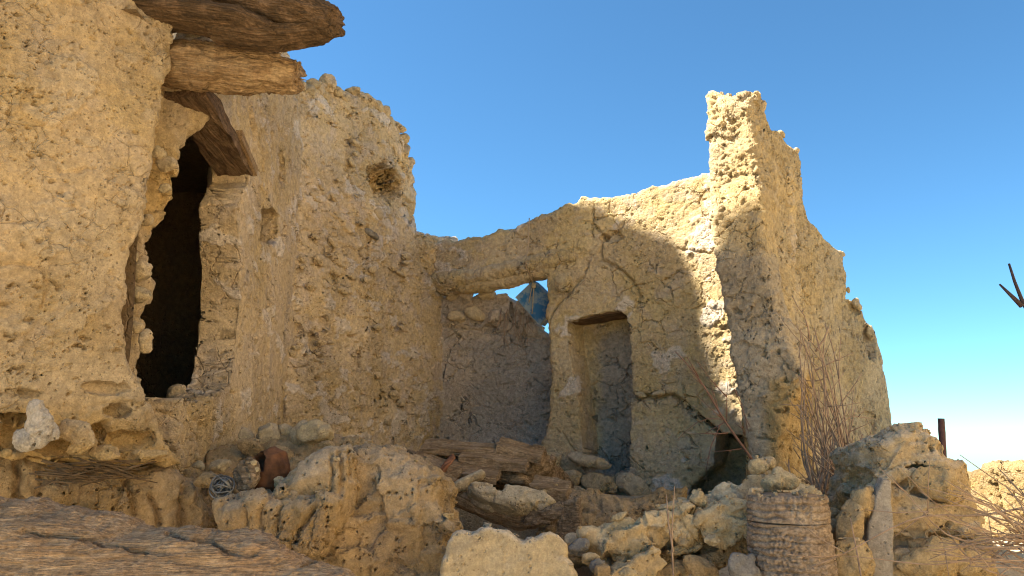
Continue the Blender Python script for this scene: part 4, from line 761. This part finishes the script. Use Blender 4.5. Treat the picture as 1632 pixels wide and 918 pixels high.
# ---- dry shrubs
def shrub(name, base, stems, mat, label, cat, seed, r0=.006, twigs=3, group=None):
    t = empty(name, base, label, cat, group); rr = np.random.RandomState(seed); first = True
    for pts in stems:
        pts = [np.array(p, float) for p in pts]; s = []
        for a, b in zip(pts[:-1], pts[1:]): s += [a + (b - a) * k / 3 + rr.normal(size=3) * .012 * np.linalg.norm(b - a) * (k > 0) * 2 for k in range(3)]
        s.append(pts[-1]); n = len(s); r_ = (r0 if not isinstance(r0, tuple) else r0[0] if pts is stems[0] or first else r0[1]) * rr.uniform(.75, 1.15); first = False
        main = mk_tube('stem', mat, s, list(np.linspace(r_, r_ * .35, n)), n=6, step=.06, parent=t)
        Lt = np.linalg.norm(pts[-1] - pts[0])
        for _ in range(rr.randint(0, twigs + 1)):
            i = rr.randint(n // 3, n - 1); a = s[i]; dv = (s[min(i + 1, n - 1)] - s[i - 1]); dv /= np.linalg.norm(dv); dv = dv + rr.normal(size=3) * .55; dv /= np.linalg.norm(dv); L = Lt * rr.uniform(.10, .32)
            mk_tube('twig', mat, [a, a + dv * L * .5 + rr.normal(size=3) * .02 * L, a + dv * L + [0, 0, .08 * L]], [r_ * .5, r_ * .4, r_ * .25], n=5, step=.08, parent=main)
    return t
r = np.random.RandomState(12); stems = []
for i in range(82):                       # the big bush leaning on the pillar wall
    bx, by = r.uniform(1285, 1380), r.uniform(770, 815); d = r.uniform(4.1, 4.6); k = r.uniform()
    if k < .5: tx, ty = r.uniform(1268, 1320), r.uniform(500, 700)
    elif k < .75: tx, ty = r.uniform(1255, 1400), r.uniform(640, 740)
    else: tx, ty = r.uniform(1250, 1420), r.uniform(690, 780)
    a, b = at(bx, by, d), at(tx, ty, d + r.uniform(-.1, .3)); mid_ = (a + b) / 2 + np.array([r.uniform(-.06, .06), r.uniform(-.05, .05), 0]); stems.append([a, mid_, b])
for (x0, y0, x1, y1, x2, y2) in [(1310, 720, 1330, 660, 1373, 596), (1320, 700, 1350, 662, 1395, 668), (1300, 590, 1330, 575, 1360, 562), (1290, 540, 1285, 510, 1262, 470), (1300, 560, 1320, 530, 1322, 520), (1320, 760, 1370, 735, 1412, 745)]:
    stems.append([at(x0, y0, 4.3), at(x1, y1, 4.3), at(x2, y2, 4.3)])
shrub('dry_shrub', at(1335, 800, 4.4), stems, M['twig'], 'tall leafless brown shrub leaning on the right ruined wall', 'shrub', 1, .0065, 3)
d = 4.0; tw = [[at(1200, 735, d), at(1168, 690, d), at(1150, 665, d), at(1130, 625, d), at(1105, 590, d), at(1076, 560, d)], [at(1152, 668, d), at(1140, 640, d), at(1118, 612, d), at(1100, 590, d)], [at(1158, 672, d), at(1158, 632, d), at(1160, 608, d), at(1172, 590, d)], [at(1158, 632, d), at(1135, 608, d), at(1108, 572, d)],
               [at(1150, 666, d), at(1125, 645, d), at(1107, 625, d)], [at(1150, 668, d), at(1120, 666, d), at(1100, 680, d), at(1080, 700, d)], [at(1160, 690, d), at(1130, 690, d), at(1105, 692, d)], [at(1182, 715, d), at(1160, 718, d), at(1135, 720, d)], [at(1148, 676, d), at(1132, 715, d), at(1125, 752, d)], [at(1186, 714, d), at(1186, 690, d), at(1178, 668, d)], [at(1170, 620, d), at(1185, 650, d), at(1193, 690, d)], [at(1148, 665, d), at(1140, 630, d), at(1133, 615, d)]]
shrub('red_twig', at(1200, 740, d), tw, M['redtwig'], 'reddish leafless branching sapling in front of the cracked niche wall', 'sapling', 2, (.0075, .0034), 3)
r = np.random.RandomState(5); stems = []
for i in range(46):                       # brush at lower right
    bx, by = r.uniform(1620, 1760), r.uniform(840, 960); d = r.uniform(2.3, 2.9); tx, ty = r.uniform(1460, 1640), r.uniform(770, 905)
    a, b = at(bx, by, d), at(tx, ty, d + r.uniform(-.1, .2)); stems.append([a, (a + b) / 2 + [0, 0, r.uniform(-.02, .05)], b])
for q in [(1700, 800, 1480, 815, 1290, 905), (1720, 880, 1500, 860, 1420, 758), (1720, 860, 1560, 800, 1465, 775), (1700, 850, 1500, 905, 1330, 885), (1720, 830, 1620, 790, 1530, 725), (1740, 870, 1600, 850, 1480, 892), (1720, 905, 1560, 850, 1505, 820), (1700, 940, 1540, 900, 1510, 846), (1720, 760, 1640, 800, 1590, 745)]:
    stems.append([at(q[0], q[1], 2.6), at(q[2], q[3], 2.6), at(q[4], q[5], 2.65)])
shrub('dry_brush', at(1690, 960, 2.6), stems, M['twig'], 'tangle of dry brown stems spilling in from the lower right corner', 'brush', 3, .0042, 4)
d = 2.4; shrub('bare_branch', at(1760, 700, d), [[at(1760, 700, d), at(1690, 580, d), at(1632, 495, d), at(1618, 455, d), at(1608, 420, d)], [at(1629, 488, d), at(1614, 472, d), at(1593, 453, d)]], M['darktwig'], 'dark forked twig against the sky at the right edge', 'branch', 4, .010, 0)
for k, (x0, y0, x1, y1, x2, y2) in enumerate([(1074, 930, 1070, 860, 1075, 775), (1073, 880, 1066, 840, 1062, 788), (1374, 930, 1366, 880, 1355, 825)]):
    mk_tube('grass_stalk', M['twig'], [at(x0, y0, 3.0), at(x1, y1, 3.05), at(x2, y2, 3.1)], [.004, .0035, .002], n=6, step=.05, label=['taller dry stalk rising in front of the wide pale rock', 'shorter dry stalk beside the taller one over the wide rock', 'thin grey stalk between palm post and pier'][k], cat='stalk', kind='thing', group='dry stalks')
for k, (px, py) in enumerate([(1128, 770), (1140, 764)]): pass
# ---- loose chips lying on the rubble, dropped onto whatever is under them
def chips(n=520):
    dg = bpy.context.evaluated_depsgraph_get(); dg.update(); rr = np.random.RandomState(77); Vs, Fs, o = [], [], 0
    base, Fb, _ = rock_mesh((0, 0, 0), (1, 1, .7), 5, v=.62)
    for _ in range(n):
        x, y = rr.uniform(-1.3, 2.0), rr.uniform(2.7, 4.6)
        if rr.uniform() < .35: x, y = rr.uniform(.2, 1.4), rr.uniform(3.0, 3.8)
        ok, loc, nn, _i, ob, _m = SC.ray_cast(dg, Vector((x, y, 1.85)), Vector((0, 0, -1)))
        if not ok or nn.z < .45 or ob.name.split('.')[0] in ('stem', 'twig', 'wire_loop', 'grass_stalk', 'stick', 'post'): continue
        s = rr.uniform(.004, .016) * (1 + (rr.uniform() < .12)); a = rr.uniform(0, 6.28); c, s_ = math.cos(a), math.sin(a)
        B = base * s * rr.uniform(.7, 1.3, 3); B = np.stack([B[:, 0] * c - B[:, 1] * s_, B[:, 0] * s_ + B[:, 1] * c, B[:, 2]], 1) + np.array(loc) + [0, 0, s * .3]; Vs.append(B); Fs.append(Fb + o); o += len(B)
    mk('gravel', np.concatenate(Vs), np.concatenate(Fs), M['stone'], label='small loose stone chips scattered over the rubble and ledges', cat='gravel', kind='stuff', smooth=False)
chips()
exec_t('all')

# ---- walls added out of view: one shaped to cast shade, one bouncing sunlight
sh = np.array([SUNV[0], SUNV[1], 0]); sh /= np.linalg.norm(sh); Uh = np.array([-sh[1], sh[0], 0.]); dist = 4.0; up_ = dist * math.tan(se)
fH = Frame(sh * dist, -Uh, [0, 0, 1])
def pr(P): return float(P @ Uh), float(P[2] - (P @ sh) * math.tan(se))
e1 = [pr(fD.hit(*p)) for p in [(900, 300), (940, 300), (975, 318), (1010, 332), (1050, 345), (1080, 372), (1100, 405), (1115, 450), (1128, 500), (1140, 560), (1155, 620), (1166, 665)]]
e2 = [pr(fE.hit(*p)) for p in [(1140, 480), (1141, 400), (1146, 345), (1162, 314), (1185, 302), (1203, 297)]]
prof = [(e1[0][0] - 1., e1[0][1] - .8), (e1[0][0] - .5, e1[0][1] - .3)] + e1 + [(e1[-1][0] + .03, e1[-1][1] + .3), (e1[-1][0] + .07, e1[-1][1] + .9), (e1[-1][0] + .15, e1[-1][1] + 1.25)] + e2[1:] + [(-4.2, e2[-1][1] - .1), (-3.4, e2[-1][1] - .6), (-2.2, 6.0), (-1.5, 5.2), (-1.4, 3.5)]
print('prof', [(round(c, 2), round(z, 2)) for c, z in prof])
hp = [(-c, z + up_) for c, z in prof] + [(1.4, -.2), (1. - e1[0][0], -.2)]
V, F, A = solid(fH, hp, .35, .065, R=.06, rag=(.2, .02), seed=11, uvpoly=True, items=[('fbm', (.6, .6, .6), .03, 2)])
mk('shadow_wall', V, F, M['mid'], label='added mud wall out of view, its top shaped to cast the shadow edge', cat='wall', kind='thing')
fA = Frame([3.5, 4.6, 0], [0, -1, 0], [0, 0, 1])
V, F, A = solid(fA, [(0, -.2), (0, 4.6), (1.0, 5.6), (3.5, 6.3), (8.5, 6.1), (10.5, 5.2), (10.5, -.2)], .4, .11, R=.1, rag=(.2, .04), seed=12, uvpoly=True, items=[('fbm', (.6, .6, .6), .04, 2)])
mk('bounce_wall', V, F, M['pale'], label='added pale mud wall out of view, bouncing sunlight onto the shaded walls', cat='wall', kind='thing')
